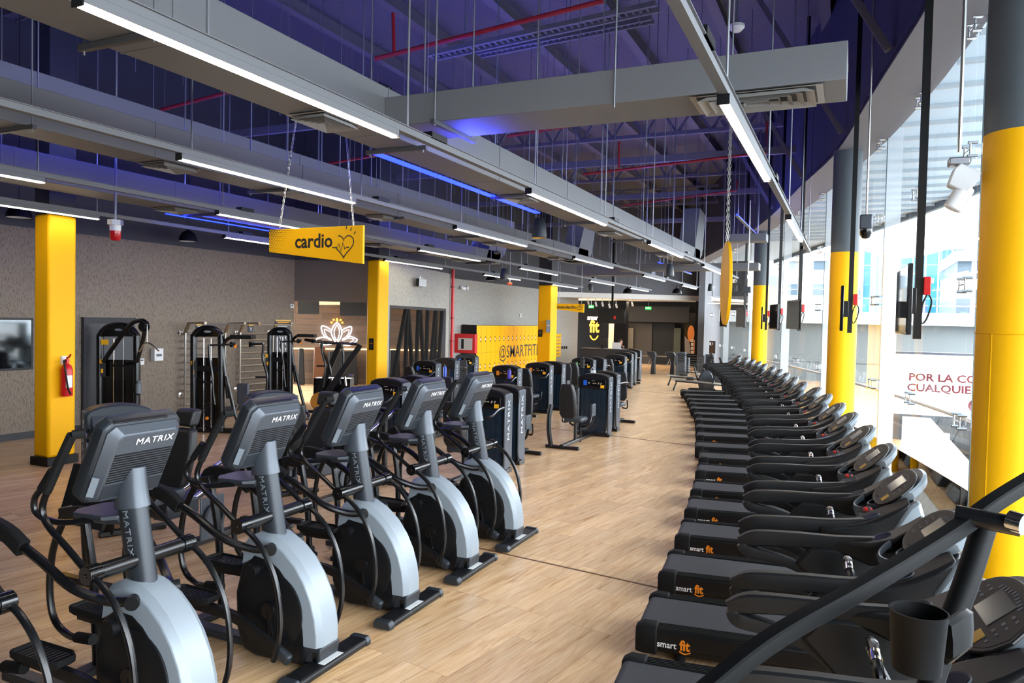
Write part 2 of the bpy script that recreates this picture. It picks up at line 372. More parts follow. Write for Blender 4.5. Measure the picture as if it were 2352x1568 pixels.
wall('wall_left', (XL, -4), (XL, 15.36), 0, 3.75, WALLM)
wall('wall_left_upper', (XL, -4), (XL, 15.36), 3.75, ZR, CHAR)
wall('wall_header', (XL, 15.36), (-10.9, 16.15), 2.68, 3.75, WALLB)
wall('wall_header_upper', (XL, 15.36), (-10.9, 16.15), 3.75, ZR, CHAR)
wall('wall_lattice', (-10.9, 16.15), (-11.8, 21.05), 0, 3.75, WALLG, holes=[(.12, 4.6, 0, 2.62)])
wall('wall_lattice_upper', (-10.9, 16.15), (-11.8, 21.05), 3.75, ZR, CHAR)
wall('wall_jog', (-11.8, 21.05), (-12.95, 23.1), 0, ZR, WALLG)
wall('wall_lockers', (-12.95, 23.1), (-12.95, 36.8), 0, 3.75, WALLG)
wall('wall_lockers_upper', (-12.95, 23.1), (-12.95, 36.8), 3.75, ZR, CHAR)
wall('wall_back', (2, -4.1), (XL, -4.1), 0, ZR, CHAR, side=1)
# yoga room behind the header and the lattice
wall('wall_wood', (-17.6, 18.9), (-12.75, 22.35), 0, 4.0, SLATW)
structure(MB().prism([(-17.6, 15.6), (-11.2, 16.3), (-12.0, 21.2), (-12.9, 22.4), (-17.6, 19)], 3.2, 3.3, 'xy').build('ceiling_studio', mat('white_ceiling', '#CFCAC0', .8)))
bb = MB()
for a, b_ in (((XL+.012, -4), (XL+.012, 15.3)), ((-12.93, 23.2), (-12.93, 36.7))):
    bb.b2((a[0]-.01, a[1], 0), (b_[0]+.01, b_[1], .12))
structure(bb.build('baseboard_left', mat('black_skirting', '#232427', .5)))
# far end: dark reception zone
FY = 41.5
wall('wall_far', (-16, FY), (-5, FY), 0, ZR, mat('brown_black_panel', '#171513', .7))
p0 = AY(1283, 675, 34.0); BX0 = p0.x
structure(MB().prism([(-12.93, 33.6), (-6.4, 38.2), (-5.2, FY), (-16, FY), (-16, 38)], 3.52, 3.66, 'xy').build('ceiling_reception', mat('warm_white_ceiling', '#D8D0C4', .7), smooth=False))
wall('trim_4', (-12.95, 33.55), (-6.3, 38.15), 3.47, 3.72, mat('white_fascia', '#E4E2DD', .6), th=.15)
wall('wall_over_reception', (-12.95, 33.6), (-6.3, 38.2), 3.72, ZR, mat('slate_paint', '#55565C', .6), th=.12)
# grey side wall where the glass ends
a_, b_ = FL(1655, 855), FL(1640, 850)
wall('wall_right_end', (-6.35, 36.3), (-6.35, 41.4), 0, ZR, mat('light_slate', '#6D7076', .6), th=.3)

# roof
structure(MB().b2((-16.5, -4.2, ZR), (3, 42, ZR+.08)).build('ceiling', ROOFM, smooth=False))
pl = MB()
for i in range(10):
    x = 1.2-1.75*i; pl.b2((x-.05, -4, ZR-.24), (x+.05, 41.3, ZR))
    pl.b2((x-.09, -4, ZR-.25), (x+.09, 41.3, ZR-.235)); 
structure(pl.build('ceiling_purlins', STRUCT, smooth=False))
def truss(y):
    mb = MB(); z1, z0 = ZR-.28, ZR-1.0; x0, x1 = -13.2, pw(SO, y)-.05
    mb.b2((x0, y-.06, z1-.07), (x1, y+.06, z1)); mb.b2((x0, y-.06, z0), (x1, y+.06, z0+.09)); n = int((x1-x0)/.8); w = (x1-x0)/n
    for i in range(n):
        a, b = (x0+i*w, y, z0+.05), (x0+(i+.5)*w, y, z1-.04); c = (x0+(i+1)*w, y, z0+.05)
        mb.sweep([a, b], .03, n=4, k=1, up=(0, 1, 0)); mb.sweep([b, c], .03, n=4, k=1, up=(0, 1, 0))
    return mb
for i, y in enumerate((18.6, 24, 29.5, 35)):
    if y < 34: structure(truss(y).build('ceiling_truss', STRUCT, smooth=False))
# fascia and soffit
structure(strip('wall_right_fascia', SOd, off(SOd, .1), ZS, ZR, mat('navy_fascia', '#33364F', .6)))
structure(strip('ceiling_soffit', SOd, off(GLd, .1)[:len(SOd)] if len(SOd) == len(GLd) else [(pw(GL, y)+.1, y) for _, y in SOd], ZS-.02, ZS+.06, mat('grey_soffit', '#737278', .7)))
# glass wall
GLASS = glass('clear_glass')
FING = fin_mat('frosted_fin_glass', '#E6F1F7', .55)
ys = [-3.5, -1.2, 1.1, 3.4, 5.7, 8.0, 10.3, 12.6, 14.9, 17.2, 19.5, 21.8, 24.1, 26.4, 28.7, 31.0, 33.3, 35.6]
for i in range(len(ys)-1):
    w = thing(f'window_{i+1}', None, None); w['kind'] = 'structure'
    y0, y1 = ys[i]+.008, ys[i+1]-.008; x0, x1 = pw(GL, y0), pw(GL, y1)
    g = MB()
    g.add([(x0, y0, .06), (x1, y1, .06), (x1, y1, ZS-.02), (x0, y0, ZS-.02)], [(0, 1, 2, 3)])
    g.build('window_pane', GLASS, w, smooth=False)
    d = V((x1-x0, y1-y0, 0)).normalized(); nr = V((d.y, -d.x, 0))
    if i % 2 == 1:   # fins only at every second joint
        f = MB(); c = V((x0+.05, y0, 0)); 
        f.add([tuple(c+nr*.02+V((0, 0, .06))), tuple(c+nr*.24+V((0, 0, .06))), tuple(c+nr*.24+V((0, 0, ZS+.2))), tuple(c+nr*.02+V((0, 0, ZS+.2)))], [(0, 1, 2, 3)])
        f.build('fin', FING, w, smooth=False)
        e = MB(); e.sweep([c+nr*.02+V((0, 0, .06)), c+nr*.02+V((0, 0, ZS))], .006, n=4, k=1); e.build('fin_edge', mat('glass_edge', '#3C5157', .3), w)
    s = MB()
    for z in (1.45, 2.72, 3.95, 5.08):
        c = V((x0, y0, z))-nr*.05
        for sx in (-.1, .1):
            s.cyl(c+d*sx+V((0, 0, .05)), c+d*sx-V((0, 0, .05)), .008, n=6)
            for zz in (.06, -.06): s.cyl(c+d*sx+V((0, 0, zz))+nr*.06, c+d*sx+V((0, 0, zz))-nr*.02, .014, n=8)
        s.cyl(c-d*.11, c+d*.11, .006, n=6)
    s.build('spider_fitting', CHROME, w)

# wood lattice opening frame on the skewed wall
A0, A1 = V((-10.9, 16.15, 0)), V((-11.8, 21.05, 0)); dd = (A1-A0).normalized(); nn = V((-dd.y, dd.x, 0))
fr = thing('window_frame_lattice', 'dark grey framed opening with slanting black posts beside the second yellow column', 'room divider', tuple(A0)); fr.rotation_euler = (0, 0, math.atan2(dd.y, dd.x))
g = MB(); g.b2((.13, .0, 2.54), (4.58, .10, 2.61)); g.b2((.13, .0, 0), (.2, .10, 2.56)); g.b2((4.52, .0, 0), (4.59, .10, 2.56)); g.build('surround', DARK, fr, .004)
for i, (a, b) in enumerate(((1.35, .25), (1.45, 1.35), (1.5, 2.1), (2.3, 2.15), (2.45, 2.95), (3.05, 3.0), (3.75, 3.2), (3.8, 3.75), (4.35, 3.95))):
    MB().sweep([(b, .05, 0), (a, .05, 2.55)], .05, .045, n=4, k=1, up=(0, 1, 0)).build('slanted_post', mat('matte_black', '#09090A', .8, spec=.2), fr, 0)
fr.name = 'lattice_screen'
# ---------------------------------------------------------------- treadmills
def make_treadmill(label):
    t = thing('treadmill', label, 'treadmill', (0, 0, 0), 0, 'treadmills in the row along the glass wall')
    # x runs from the rear end to the front, y to the left of the runner
    f = MB(); f.b2((.1, -.30, .05), (1.45, .30, .13)); f.build('deck_frame', BLK, t, .01)
    for s in (-1, 1):
        r = MB(); r.prism([(.13, .215), (.13, .10), (1.33, .12), (1.33, .235)], s*.235, s*.345, 'xz')
        ro = r.build('side_rail', BLK, t, .012)
        g = MB()
        for k in range(5): g.b2((.14, s*(.25+.02*k)-.004, .219), (1.32, s*(.25+.02*k)+.004, .239))
        for q in range(0, len(g.v)): x, y, z = g.v[q]; g.v[q] = (x, y, z+(x-.14)*.0168-.004)
        g.build('tread_groove', RUB, ro)
        e = MB(); e.loft([[(x, s*y, z) for y, z in ((.235, .04), (.335, .04), (.35, .1), (.35, .20), (.335, .25), (.25, .25), (.235, .2))] for x in (.15, .05)]+[[(.0, s*(.24+(y-.24)*.9), .06+(z-.06)*.85) for y, z in ((.235, .04), (.335, .04), (.35, .1), (.35, .20), (.335, .25), (.25, .25), (.235, .2))]])
        e.build('rear_cap', RUB, t, .012)
    b = MB(); P = [(.05+.045*math.cos(a), .185+.045*math.sin(a)) for a in [PI/2+i*PI/6 for i in range(7)]]+[(1.42, .14), (1.42, .235)]
    b.prism(P, -.235, .235, 'xz'); b.build('running_belt', BELT, t)
    lg = MB(); lg.b2((-.001, 0, 0), (.001, 0, 0))
    text('smart_lettering', 'smart', .062, WHITE, t, (.215, -.3465, .128), (PI/2, 0, 0), .9, .0008, .001)
    text('fit_lettering', 'fit', .095, ORANGE, t, (.335, -.3465, .137), (PI/2, 0, 0), .85, .0008, .003)
    MB().sweep([(.30, -.3462, .098), (.335, -.3464, .085), (.375, -.3462, .098)], .004, .0015, n=4, k=4, up=(0, 1, 0)).build('smile_mark', ORANGE, t)
    h = MB(); h.loft([[(x, y, z) for x, z in ((1.36, .06), (1.36, .25), (1.46, .31), (1.75, .31), (1.92, .22), (1.97, .06))] for y in (-.33, .33)])
    h.build('motor_cover', BLK, t, .03)
    yl = MB(); yl.b2((1.35, -.335, .236), (1.42, -.26, .24)); yl.build('warning_label', YTAG, t)
    st = MB()
    for y in (-.12, .0, .12): st.sweep([(1.5, y, .312), (1.72, y, .312)], .008, n=6, k=1)
    st.build('cover_trim', CHROME, t)
    for s in (-1, 1):
        u = MB(); Y0, Y1 = s*.385, s*.335
        u.prism([(1.30, .10), (1.24, .45), (1.12, .78), (.98, .93), (1.06, 1.03), (1.30, 1.04), (1.46, .98), (1.52, .6), (1.56, .10)], Y0, Y1, 'xz')
        uo = u.build('upright', BLK, t, .018)
        a = MB(); a.sweep([(.665, s*.385, 1.0), (.76, s*.39, 1.035), (.98, s*.385, 1.055), (1.2, s*.375, 1.065), (1.42, s*.36, 1.09)], .034, .042, n=10, square=True, radii=[.75, 1.1, 1, .95, .9])
        a.sweep([(.675, s*.385, .995), (.72, s*.387, .955), (.90, s*.386, .925), (1.05, s*.38, .87), (1.2, s*.37, .74), (1.3, s*.365, .5)], .03, .03, n=10, square=True, radii=[.9, 1.25, 1, 1, 1.2, 1.4])
        a.build('handrail', BLK, t)
        w = MB(); w.prism([(.99, .935), (1.10, .965), (1.2, 1.04), (.94, 1.02)][::1], s*.40, s*.365, 'xz')
        # side pod with cup holder
        p = MB(); ring = lambda x, z, w2, hh: [(x, s*(.375-w2), z-hh), (x, s*(.375+.055), z-hh*.8), (x, s*(.375+.055), z), (x, s*(.375-w2), z+.01)]
        p.loft([ring(1.14, 1.06, .02, .05), ring(1.25, 1.08, .05, .08), ring(1.36, 1.10, .12, .12), ring(1.47, 1.15, .16, .15), ring(1.56, 1.205, .13, .18), ring(1.64, 1.265, .09, .20)])
        po = p.build('side_pod', BLK, t, .02)
        c = MB(); c.lathe([(.048, 0), (.056, .004), (.06, .0), (.056, -.004), (.05, -.02), (.044, -.02)], (0, 0, 0), 20, axis='z', cap=False)
        c.xf(Matrix.Translation((1.43, s*.345, 1.137)) @ Matrix.Rotation(-.4, 4, 'Y')); c.build('cup_rim', GREYD, po)
        c = MB(); c.lathe([(.0, .001), (.047, .001)], (0, 0, 0), 20, cap=False); c.xf(Matrix.Translation((1.43, s*.345, 1.138)) @ Matrix.Rotation(-.4, 4, 'Y')); c.build('cup_well', GBLK, po)
        k = MB(); k.prism([(1.56, 1.04), (1.55, 1.10), (1.63, 1.24), (1.69, 1.275), (1.72, 1.17), (1.66, 1.05)], s*.36, s*.445, 'xz'); k.build('pod_end', mat('satin_silver', '#7F8990', .4, .4), po, .02)
    d = MB(); sec = lambda x, z, w2, th: [(x, -w2, z-th), (x, w2, z-th), (x, w2, z), (x, -w2, z)]
    d.loft([sec(1.38, 1.085, .22, .05), sec(1.44, 1.08, .26, .08), sec(1.51, 1.11, .27, .12), sec(1.60, 1.17, .29, .14), sec(1.69, 1.25, .26, .13)])
    do = d.build('console_tray', BLK, t, .02)
    for x, z, w2 in ((1.395, 1.095, .19), (1.475, 1.11, .09), (1.53, 1.145, .18)):
        q = MB(); pts = [(x+.075*(y/w2)**2-.02, y, z+.015+.03*(y/w2)**2) for y in [w2*(i/6-1) for i in range(13)]]
        q.sweep(pts, .008, .022, n=6, k=1); q.build('tray_divider', GREY, do)
    e = MB(); e.lathe([(.012, 0), (.012, .03), (.03, .035), (.03, .045), (.02, .055), (0, .058)], (1.44, -.16, 1.095), 16); e.build('stop_button', REDC, t)
    e = MB(); e.lathe([(.02, -.005), (.02, .012), (.015, .015)], (1.44, -.16, 1.095), 16); e.build('stop_button_collar', CHROME, t)
    # display: eye-shaped panel tilted towards the runner
    T = Matrix.Translation((1.615, 0, 1.26)) @ Matrix.Rotation(-math.radians(42), 4, 'Y')   # local x up the panel, y across, z outwards
    shape = [(.158*(1-abs(u)**2.6)**.55*s_, .285*u) for s_, us in ((1, [i/12 for i in range(-12, 13)]), (-1, [i/12 for i in range(11, -12, -1)])) for u in us]
    def plate(scx, scy, z0, z1, dx=0): q = MB(); q.prism([(x*scx+dx, y*scy) for x, y in shape], z0, z1, 'xy'); return q.xf(T)
    bk = MB(); R = lambda k, z, dx: [(x*k+dx, y*k, z) for x, y in shape]
    bk.loft([[(x*.93+.045, y*.9, z) for x, y, z in R(1, -.003, 0)], [(x*.93+.06, y*.9, z) for x, y, z in R(1, -.02, 0)], R(.84, -.055, .05), R(.6, -.085, .02)]); bk.xf(T); cb = bk.build('console_shell', mat('pale_shell_plastic', '#6E777E', .4, .2), t, .0)
    dp = plate(1, 1, 0, .014).build('display', BLK, t, .004)
    plate(.9, .93, .014, .0155).build('button_panel', BRNP, dp)
    q = MB(); q.box((.025, 0, .0175), (.12, .19, .003)); q.xf(T); q.build('screen', SCREEN, dp)
    q = MB(); q.box((-.085, -.12, .017), (.055, .065, .003)); q.xf(T); q.build('instruction_sticker', mat('mustard_sticker', '#C99A2E', .5), dp)
    q = MB()
    for i in range(10): q.box((.112-abs(i-4.5)*.005, -.12+.027*i, .016), (.02, .012, .002))
    for i in range(4):
        for s in (-1, 1): q.box((.055-.04*i, s*.15, .016), (.014, .02, .002)); q.box((.055-.04*i, s*.19, .016), (.012, .014, .002))
    q.xf(T); o = q.build('button_row', GREY, dp); o['kind'] = 'stuff'
    text('display_lettering', 'MATRIX', .02, GREY, dp, None, M=T @ Matrix.Translation((-.12, .02, .016)) @ Matrix.Rotation(-PI/2, 4, 'Z'))
    # heart-rate bar
    g = MB(); g.sweep([(1.5, -.17, .62), (1.36, -.165, .78), (1.26, -.15, .95), (1.235, -.13, 1.03), (1.23, -.06, 1.065), (1.23, .06, 1.065), (1.235, .13, 1.03), (1.26, .15, .95), (1.36, .165, .78), (1.5, .17, .62)], .021, n=10, k=5)
    go = g.build('grip_bar', BLKS, t)
    for s in (-1, 1):
        c = MB(); c.cyl((1.262, s*.152, .94), (1.238, s*.135, 1.015), .0235); c.cyl((1.23, s*.10, 1.052), (1.23, s*.04, 1.067), .0235); c.build('pulse_sensor', CHROME, go)
    for x, y in ((.3, .26), (.3, -.26), (1.8, .26), (1.8, -.26)): MB().cyl((x, y, 0), (x, y, .07), .035).build('foot', RUB, t)
    return t
# rear centres of the row, y then x, from the near end to the far end
TR = [(-1.10, 3.06), (-1.19, 4.15), (-1.30, 5.28), (-1.41, 6.40), (-1.52, 7.54), (-1.65, 8.62), (-1.78, 9.62), (-1.95, 10.84), (-2.11, 11.9), (-2.36, 12.93), (-2.57, 14.18), (-2.79, 15.3), (-3.0, 16.38), (-3.23, 17.45), (-3.52, 18.55), (-3.76, 19.62), (-4.02, 20.63), (-4.33, 21.85), (-4.69, 23.1)]
ordn = ['first', 'second', 'third', 'fourth', 'fifth', 'sixth', 'seventh', 'eighth', 'ninth', 'tenth', 'eleventh', 'twelfth', 'thirteenth', 'fourteenth', 'fifteenth', 'sixteenth', 'seventeenth', 'eighteenth', 'nineteenth']
tm0 = None
for i, (x, y) in enumerate(TR):
    a, b = TR[max(i-1, 0)], TR[min(i+1, len(TR)-1)]
    rz = math.atan2(-(b[0]-a[0]), b[1]-a[1])*.92
    extra = {0: 'cut by the bottom edge of the photo', 2: 'with the large white and orange lettering on its side', 18: 'next to the silver rowing machines'}.get(i)
    lb = f'black treadmill, {ordn[i]} from the camera in the row along the windows'
    if i == 18: lb = 'black treadmill at the far end of the window row, next to the rowing machines'
    if i == 0: lb = 'black treadmill closest to the camera, partly hidden by the climber rail'
    if tm0 is None: tm0 = make_treadmill(lb); o = tm0
    else: o = clone(tm0, (0, 0, 0), 0, lb)
    o.location = (x, y, 0); o.rotation_euler = (0, 0, rz)

# ---------------------------------------------------------------- ellipticals
def make_elliptical(label):
    t = thing('elliptical_trainer', label, 'elliptical trainer', (0, 0, 0), 0, 'elliptical trainers in the row beside the aisle')
    # +x looks towards the aisle (front stabiliser), y across
    f = MB(); f.b2((-.075, -.36, .012), (.075, .36, .065)); fo = f.build('front_foot', BLK, t, .02)
    for s in (-1, 1):
        c = MB(); c.loft([[(x*k, s*y, z*k+.005) for x, z in ((-.078, .01), (.078, .01), (.082, .04), (.06, .07), (-.06, .07), (-.082, .04))] for y, k in ((.34, 1), (.375, 1), (.395, .9))]); c.build('foot_cap', GREYD, fo, .005)
    c = MB(); c.b2((.01, -.1, .0655), (.06, .1, .067)); c.build('data_label', WHITEP, fo)
    h = MB(); P = [(-.10, .03), (-.50, .015), (-.61, .04), (-.67, .18), (-.68, .42), (-.63, .60), (-.52, .72), (-.36, .70), (-.20, .56), (-.09, .36), (-.06, .14)]
    h.prism(P, -.125, .125, 'xz'); ho = h.build('drive_housing', BLK, t, .03, seg=3)
    for s in (-1, 1):
        d = MB(); d.lathe([(.27, 0), (.27, .012), (.245, .02), (0, .02)] if s > 0 else [(.27, 0), (.27, -.012), (.245, -.02), (0, -.02)], (-.37, s*.122, .345), 36, axis='y'); d.build('side_disc', BLK, ho)
    out = [(-.60, .80), (-.50, .845), (-.38, .835), (-.27, .78), (-.17, .70), (-.09, .60), (-.03, .49), (.01, .37), (.03, .25), (.03, .16)]
    inn = [(-.62, .62), (-.50, .68), (-.38, .675), (-.30, .63), (-.22, .55), (-.16, .45), (-.12, .35), (-.10, .26), (-.095, .20), (-.095, .16)]
    s_ = MB(); rings = []
    for (xo, zo), (xi, zi) in zip(out, inn):
        w = .115; dx, dz = xo-xi, zo-zi; e = .22
        rings.append([(xi, -w*1.08, zi), (xo-dx*e, -w, zo-dz*e), (xo, -w*.62, zo), (xo, w*.62, zo), (xo-dx*e, w, zo-dz*e), (xi, w*1.08, zi)])
    s_.loft(rings); s_.build('front_shroud', SILV, t, .006, angle=30)
    b = MB(); b.prism([(.03, .16), (.02, .07), (-.11, .045), (-.10, .16)], -.10, .10, 'xz'); bo = b.build('shroud_base', GREYD, t, .01)
    b = MB(); b.b2((-.03, -.104, .07), (.0, -.1, .13)); b.build('power_socket', GBLK, bo)
    m_ = MB(); m_.sweep([(-.44, 0, .76), (-.49, 0, 1.02), (-.555, 0, 1.33)], .066, .09, n=16, k=3, up=(1, 0, 0)); mo = m_.build('mast', GREYD, t)
    M = frame((-.487, -.068, 1.095), (.23, 0, -1), (1, 0, .23)); text('mast_lettering', 'MATRIX', .056, mat('pale_print', '#7D848A', .5), mo, None, M=M, sx=1.15)
    # console
    T = Matrix.Translation((-.55, 0, 1.495)) @ Matrix.Rotation(math.radians(26), 4, 'Y')  # local z up the panel, x outwards to the front
    def rr(w, hh, x, r=.04, dz=0): return [(x, y, z+dz) for y, z in ((-w+r, -hh), (w-r, -hh), (w, -hh+r), (w, hh-r), (w-r, hh), (-w+r, hh), (-w, hh-r), (-w, -hh+r))]
    c = MB(); c.loft([rr(.23, .24, -.08), rr(.245, .255, -.05), rr(.245, .255, .0), rr(.23, .24, .02)]); c.xf(T); co = c.build('console', GREYD, t, .008)
    c = MB(); c.loft([rr(.232, .238, .02), rr(.188, .205, .075, .03, -.0)]); c.xf(T); sh = c.build('back_shell', GREY, co, .008)
    c = MB()
    for i in range(12): c.box((.077, 0, .085-.0155*i), (.006, .36, .006))
    c.xf(T); c.build('vent_slots', BLK, sh)
    c = MB(); c.box((.0765, 0, -.145), (.003, .37, .09)); c.xf(T); c.build('service_cover', GREYD, sh, .003)
    text('console_lettering', 'MATRIX', .056, WHITE, sh, None, M=T @ frame((.078, .04, .155), (0, 1, 0), (0, 0, 1)), sx=1.1, bold=.0)
    c = MB(); c.box((.047, -.222, -.12), (.003, .035, .12), rz=-.7); c.xf(T); c.build('serial_sticker', mat('grey_sticker', '#6E7880', .5), sh)
    c = MB(); c.box((-.082, 0, .03), (.004, .40, .27)); c.xf(T); c.build('screen', GBLK, co)
    c = MB(); c.b2((-.03, -.2, .245), (.015, .14, .253)); c.xf(T); c.build('top_ledge', BLK, co, .004)
    n_ = MB(); n_.sweep([(-.535, 0, 1.22), (-.545, 0, 1.30), (-.555, 0, 1.44)], .074, .10, n=16, k=3, up=(1, 0, 0), radii=[1.08, 1.0, .9]); n_.build('mast_collar', GREY, co)
    tr = MB(); tr.loft([[(x, y*k, z) for x, y in ((-.56, -.07), (-.62, -.13), (-.82, -.15), (-.88, -.08), (-.88, .08), (-.82, .15), (-.62, .13), (-.56, .07))] for z, k in ((1.13, .7), (1.16, 1), (1.185, 1))]); tr.build('accessory_tray', GREYD, t, .006)
    for s in (-1, 1):
        g = MB(); g.sweep([(-.70, s*.12, 1.15), (-.88, s*.2, 1.135), (-.99, s*.24, 1.18), (-1.0, s*.245, 1.26), (-.93, s*.24, 1.34), (-.86, s*.24, 1.43)], .017, n=10); go = g.build('grab_handle', BLKS, t)
        g = MB(); g.sweep([(-.95, s*.241, 1.32), (-.86, s*.24, 1.43)], .022, n=10, k=1); g.build('grip', RUB, go)
    pt = MB(); pt.cyl((-.46, -.27, .945), (-.46, .27, .945), .042); po = pt.build('pivot_tube', BLKS, t)
    for s in (-1, 1):
        c = MB(); c.cyl((-.46, s*.26, .945), (-.46, s*.335, .945), .05); c.cyl((-.46, s*.335, .945), (-.46, s*.34, .945), .012, m=None); c.build('pivot_cap', GBLK, po, .006)
    for s in (-1, 1):
        a = MB(); y = s*.31
        a.sweep([(-.46, y, .945), (-.62, y, 1.05), (-.78, y, 1.15), (-.835, y, 1.23), (-.80, y, 1.33), (-.70, y, 1.50), (-.62, y, 1.63)], .0175, n=10)
        a.sweep([(-.46, y, .945), (-.36, y, .90), (-.25, y, .80), (-.16, y, .64), (-.12, y, .45), (-.125, y, .28), (-.17, y, .13)], .0175, n=10)
        ao = a.build('moving_arm', BLKS, t)
        a = MB(); a.sweep([(-.80, y, 1.335), (-.70, y, 1.50), (-.60, y, 1.655)], .025, n=10, k=4); a.sweep([(-.60, y, 1.655), (-.57, y-s*.05, 1.66)], .024, n=8, k=1); a.build('foam_grip', RUB, ao)
        r = MB(); r.sweep([(-.36, s*.12, .76), (-.48, s*.19, .765), (-.64, s*.27, .83), (-.85, s*.31, .96), (-1.06, s*.32, 1.045)], .026, n=10); ro = r.build('side_rail', BLKS, t)
        r = MB(); r.cyl((-.375, s*.11, .76), (-.345, s*.155, .76), .038); r.build('rail_collar', BLK, ro)
        hb = MB(); hb.sweep([(-.98, s*.32, 1.01), (-1.12, s*.32, 1.075), (-1.34, s*.30, 1.09), (-1.40, s*.29, 1.0)], .032, .05, n=10, k=4, square=True); hb.build('rail_cover', RUB, ro)
        lg = MB(); lg.sweep([(-1.36, s*.30, 1.03), (-1.28, s*.31, .6), (-1.25, s*.32, .04)], .028, n=10, k=4); lg.build('rear_leg', BLKS, t)
        pd = MB(); pd.sweep([(-1.43, s*.24, 1.02), (-1.56, s*.24, .78), (-1.60, s*.24, .52), (-1.55, s*.235, .32), (-1.40, s*.23, .24), (-1.2, s*.21, .26)], .022, n=10); pdo = pd.build('swing_link', BLKS, t)
        pd = MB(); pd.cyl((-1.30, s*.22, .25), (-1.14, s*.21, .27), .034); pd.build('link_joint', RUB, pdo)
        for q in (-1.36, -1.44):
            bl = MB(); bl.lathe([(0, 0), (.016, .0), (.016, .006), (0, .012)] if s > 0 else [(0, 0), (.016, -.0), (.016, -.006), (0, -.012)], (q, s*.335, 1.03), 10, axis='y')
            bl.build('hinge_bolt', CHROME, t)
        hx = MB(); hx.prism([(-1.30, 1.08), (-1.50, 1.04), (-1.49, .97), (-1.34, .96), (-1.28, 1.02)], s*.22, s*.325, 'xz'); hx.build('hinge_block', BLK, t, .01)
        z0 = .36 if s < 0 else .46; x0 = -.98 if s < 0 else -1.06
        p = MB(); sh2 = [(-.19, -.06), (-.17, -.085), (.12, -.085), (.19, -.05), (.19, .05), (.12, .085), (-.17, .085), (-.19, .06)]
        p.loft([[(x0+x*k, s*.2+y*k, z0+z) for x, y in sh2] for z, k in ((-.02, .85), (.0, 1), (.035, 1.02), (.035, .93), (.015, .9))]); pdl = p.build('pedal', RUB, t, .004)
        p = MB()
        for i in range(9): p.box((x0-.13+.032*i, s*.2, z0+.018), (.012, .13, .008))
        p.build('pedal_tread', BLK, pdl)
        k2 = MB()
        if s < 0: k2.sweep([(-1.2, s*.2, .33), (-.95, s*.2, .315), (-.6, s*.2, .29), (-.36, s*.2, .20), (-.22, s*.2, .135)], .022, .038, n=8, square=True)
        else: k2.sweep([(-1.25, s*.2, .42), (-1.0, s*.2, .42), (-.75, s*.2, .45), (-.5, s*.2, .56)], .022, .038, n=8, square=True)
        ka = k2.build('pedal_arm', BLK, t)
        cpx = (-.19, .12) if s < 0 else (-.46, .58)
        k2 = MB(); k2.box((cpx[0], s*.2, cpx[1]), (.13, .055, .075), ry=.45 if s < 0 else -.2); k2.build('arm_cap', GREYD, ka, .02, seg=3)
    for s, q in ((-1, (-.30, .10)), (1, (-.44, .6))):
        cr_ = MB(); cr_.cyl((-.36, s*.14, .36), (-.36, s*.165, .36), .055); cr_.sweep([(-.36, s*.158, .36), (q[0], s*.158, q[1])], .010, .016, n=6, k=1); cr_.build('crank', BLKS, t)
    ub = MB(); ub.cyl((-.50, -.18, .60), (-.50, -.12, .60), .05); ub.build('crank_boss', BLK, t)
    rb = MB(); rb.b2((-1.62, -.05, .02), (-.5, .05, .075)); rb.build('floor_beam', GREYD, t, .01)
    rc = MB(); rc.b2((-1.32, -.36, .0), (-1.2, .36, .05)); rc.build('rear_foot', BLK, t, .015)
    return t
EX = [1.82, 2.85, 3.88, 4.90, 5.94, 6.96]
en = ['black and grey elliptical trainer cut off at the bottom corner of the photo', 'large black and silver elliptical trainer whose console hides the machine with the blue card', 'black elliptical trainer with silver front, standing in the lower middle of the row', 'black elliptical trainer with silver front and both foot caps seen, middle of its row', 'black elliptical trainer with silver front, next to last in its row', 'black elliptical trainer with silver front ending its row beside the weight stacks']
for i, y in enumerate(EX):
    if i == 0: e0 = make_elliptical(en[0]); o = e0
    else: o = clone(e0, (0, 0, 0), 0, en[i])
    o.location = (-3.05, y, 0); o.rotation_euler = (0, 0, 0)
# ---------------------------------------------------------------- columns
def sq_column(x0, x1, y0, y1, zt, label, name='column'):
    t = thing(name, label, 'column', ((x0+x1)/2, (y0+y1)/2, 0)); w, d = (x1-x0)/2, (y1-y0)/2
    MB().b2((-w, -d, .12), (w, d, zt)).build('painted_section', YEL, t, .04)
    MB().b2((-w-.03, -d-.03, 0), (w+.03, d+.03, .13)).build('base_skirt', BLK, t, .01)
    MB().b2((-w+.01, -d+.01, zt), (w-.01, d-.01, ZR)).build('upper_section', DARK, t)
    return t
cA = sq_column(-10.97, -10.63, 7.03, 7.46, 3.70, 'square yellow column with the red fire extinguisher hung on it')
cB = sq_column(-10.84, -10.5, 15.14, 15.6, 3.70, 'square yellow column between the glowing flower sign and the slanting black posts')
cC = sq_column(-11.18, -10.63, 27.0, 27.7, 3.70, 'square yellow column standing in front of the yellow lockers')
def round_column(x, y, r, label):
    t = thing('column', label, 'column', (x, y, 0))
    MB().lathe([(r, 0), (r, 3.53)], n=40).build('painted_section', YEL, t)
    MB().lathe([(r, 3.53), (r, ZS)], n=40).build('upper_section', mat('slate_blue_paint', '#4E565C', .6), t)
    MB().lathe([(r+.004, 2.28), (r+.007, 2.285), (r+.004, 2.29)], n=40, cap=False).build('weld_seam', YEL, t)
    MB().sweep([(-r*.70, -r*.70, 2.28), (-r*.70, -r*.70, .1)], .005, n=6, k=1).build('vertical_seam', YEL, t)
    return t
round_column(.96, 5.55, .22, 'thick round yellow column closest to the camera, by the windows')
round_column(-.10, 13.4, .22, 'round yellow column by the windows, halfway along the treadmill row')
round_column(-2.5, 23.9, .23, 'round yellow column by the windows near the far end of the treadmills')

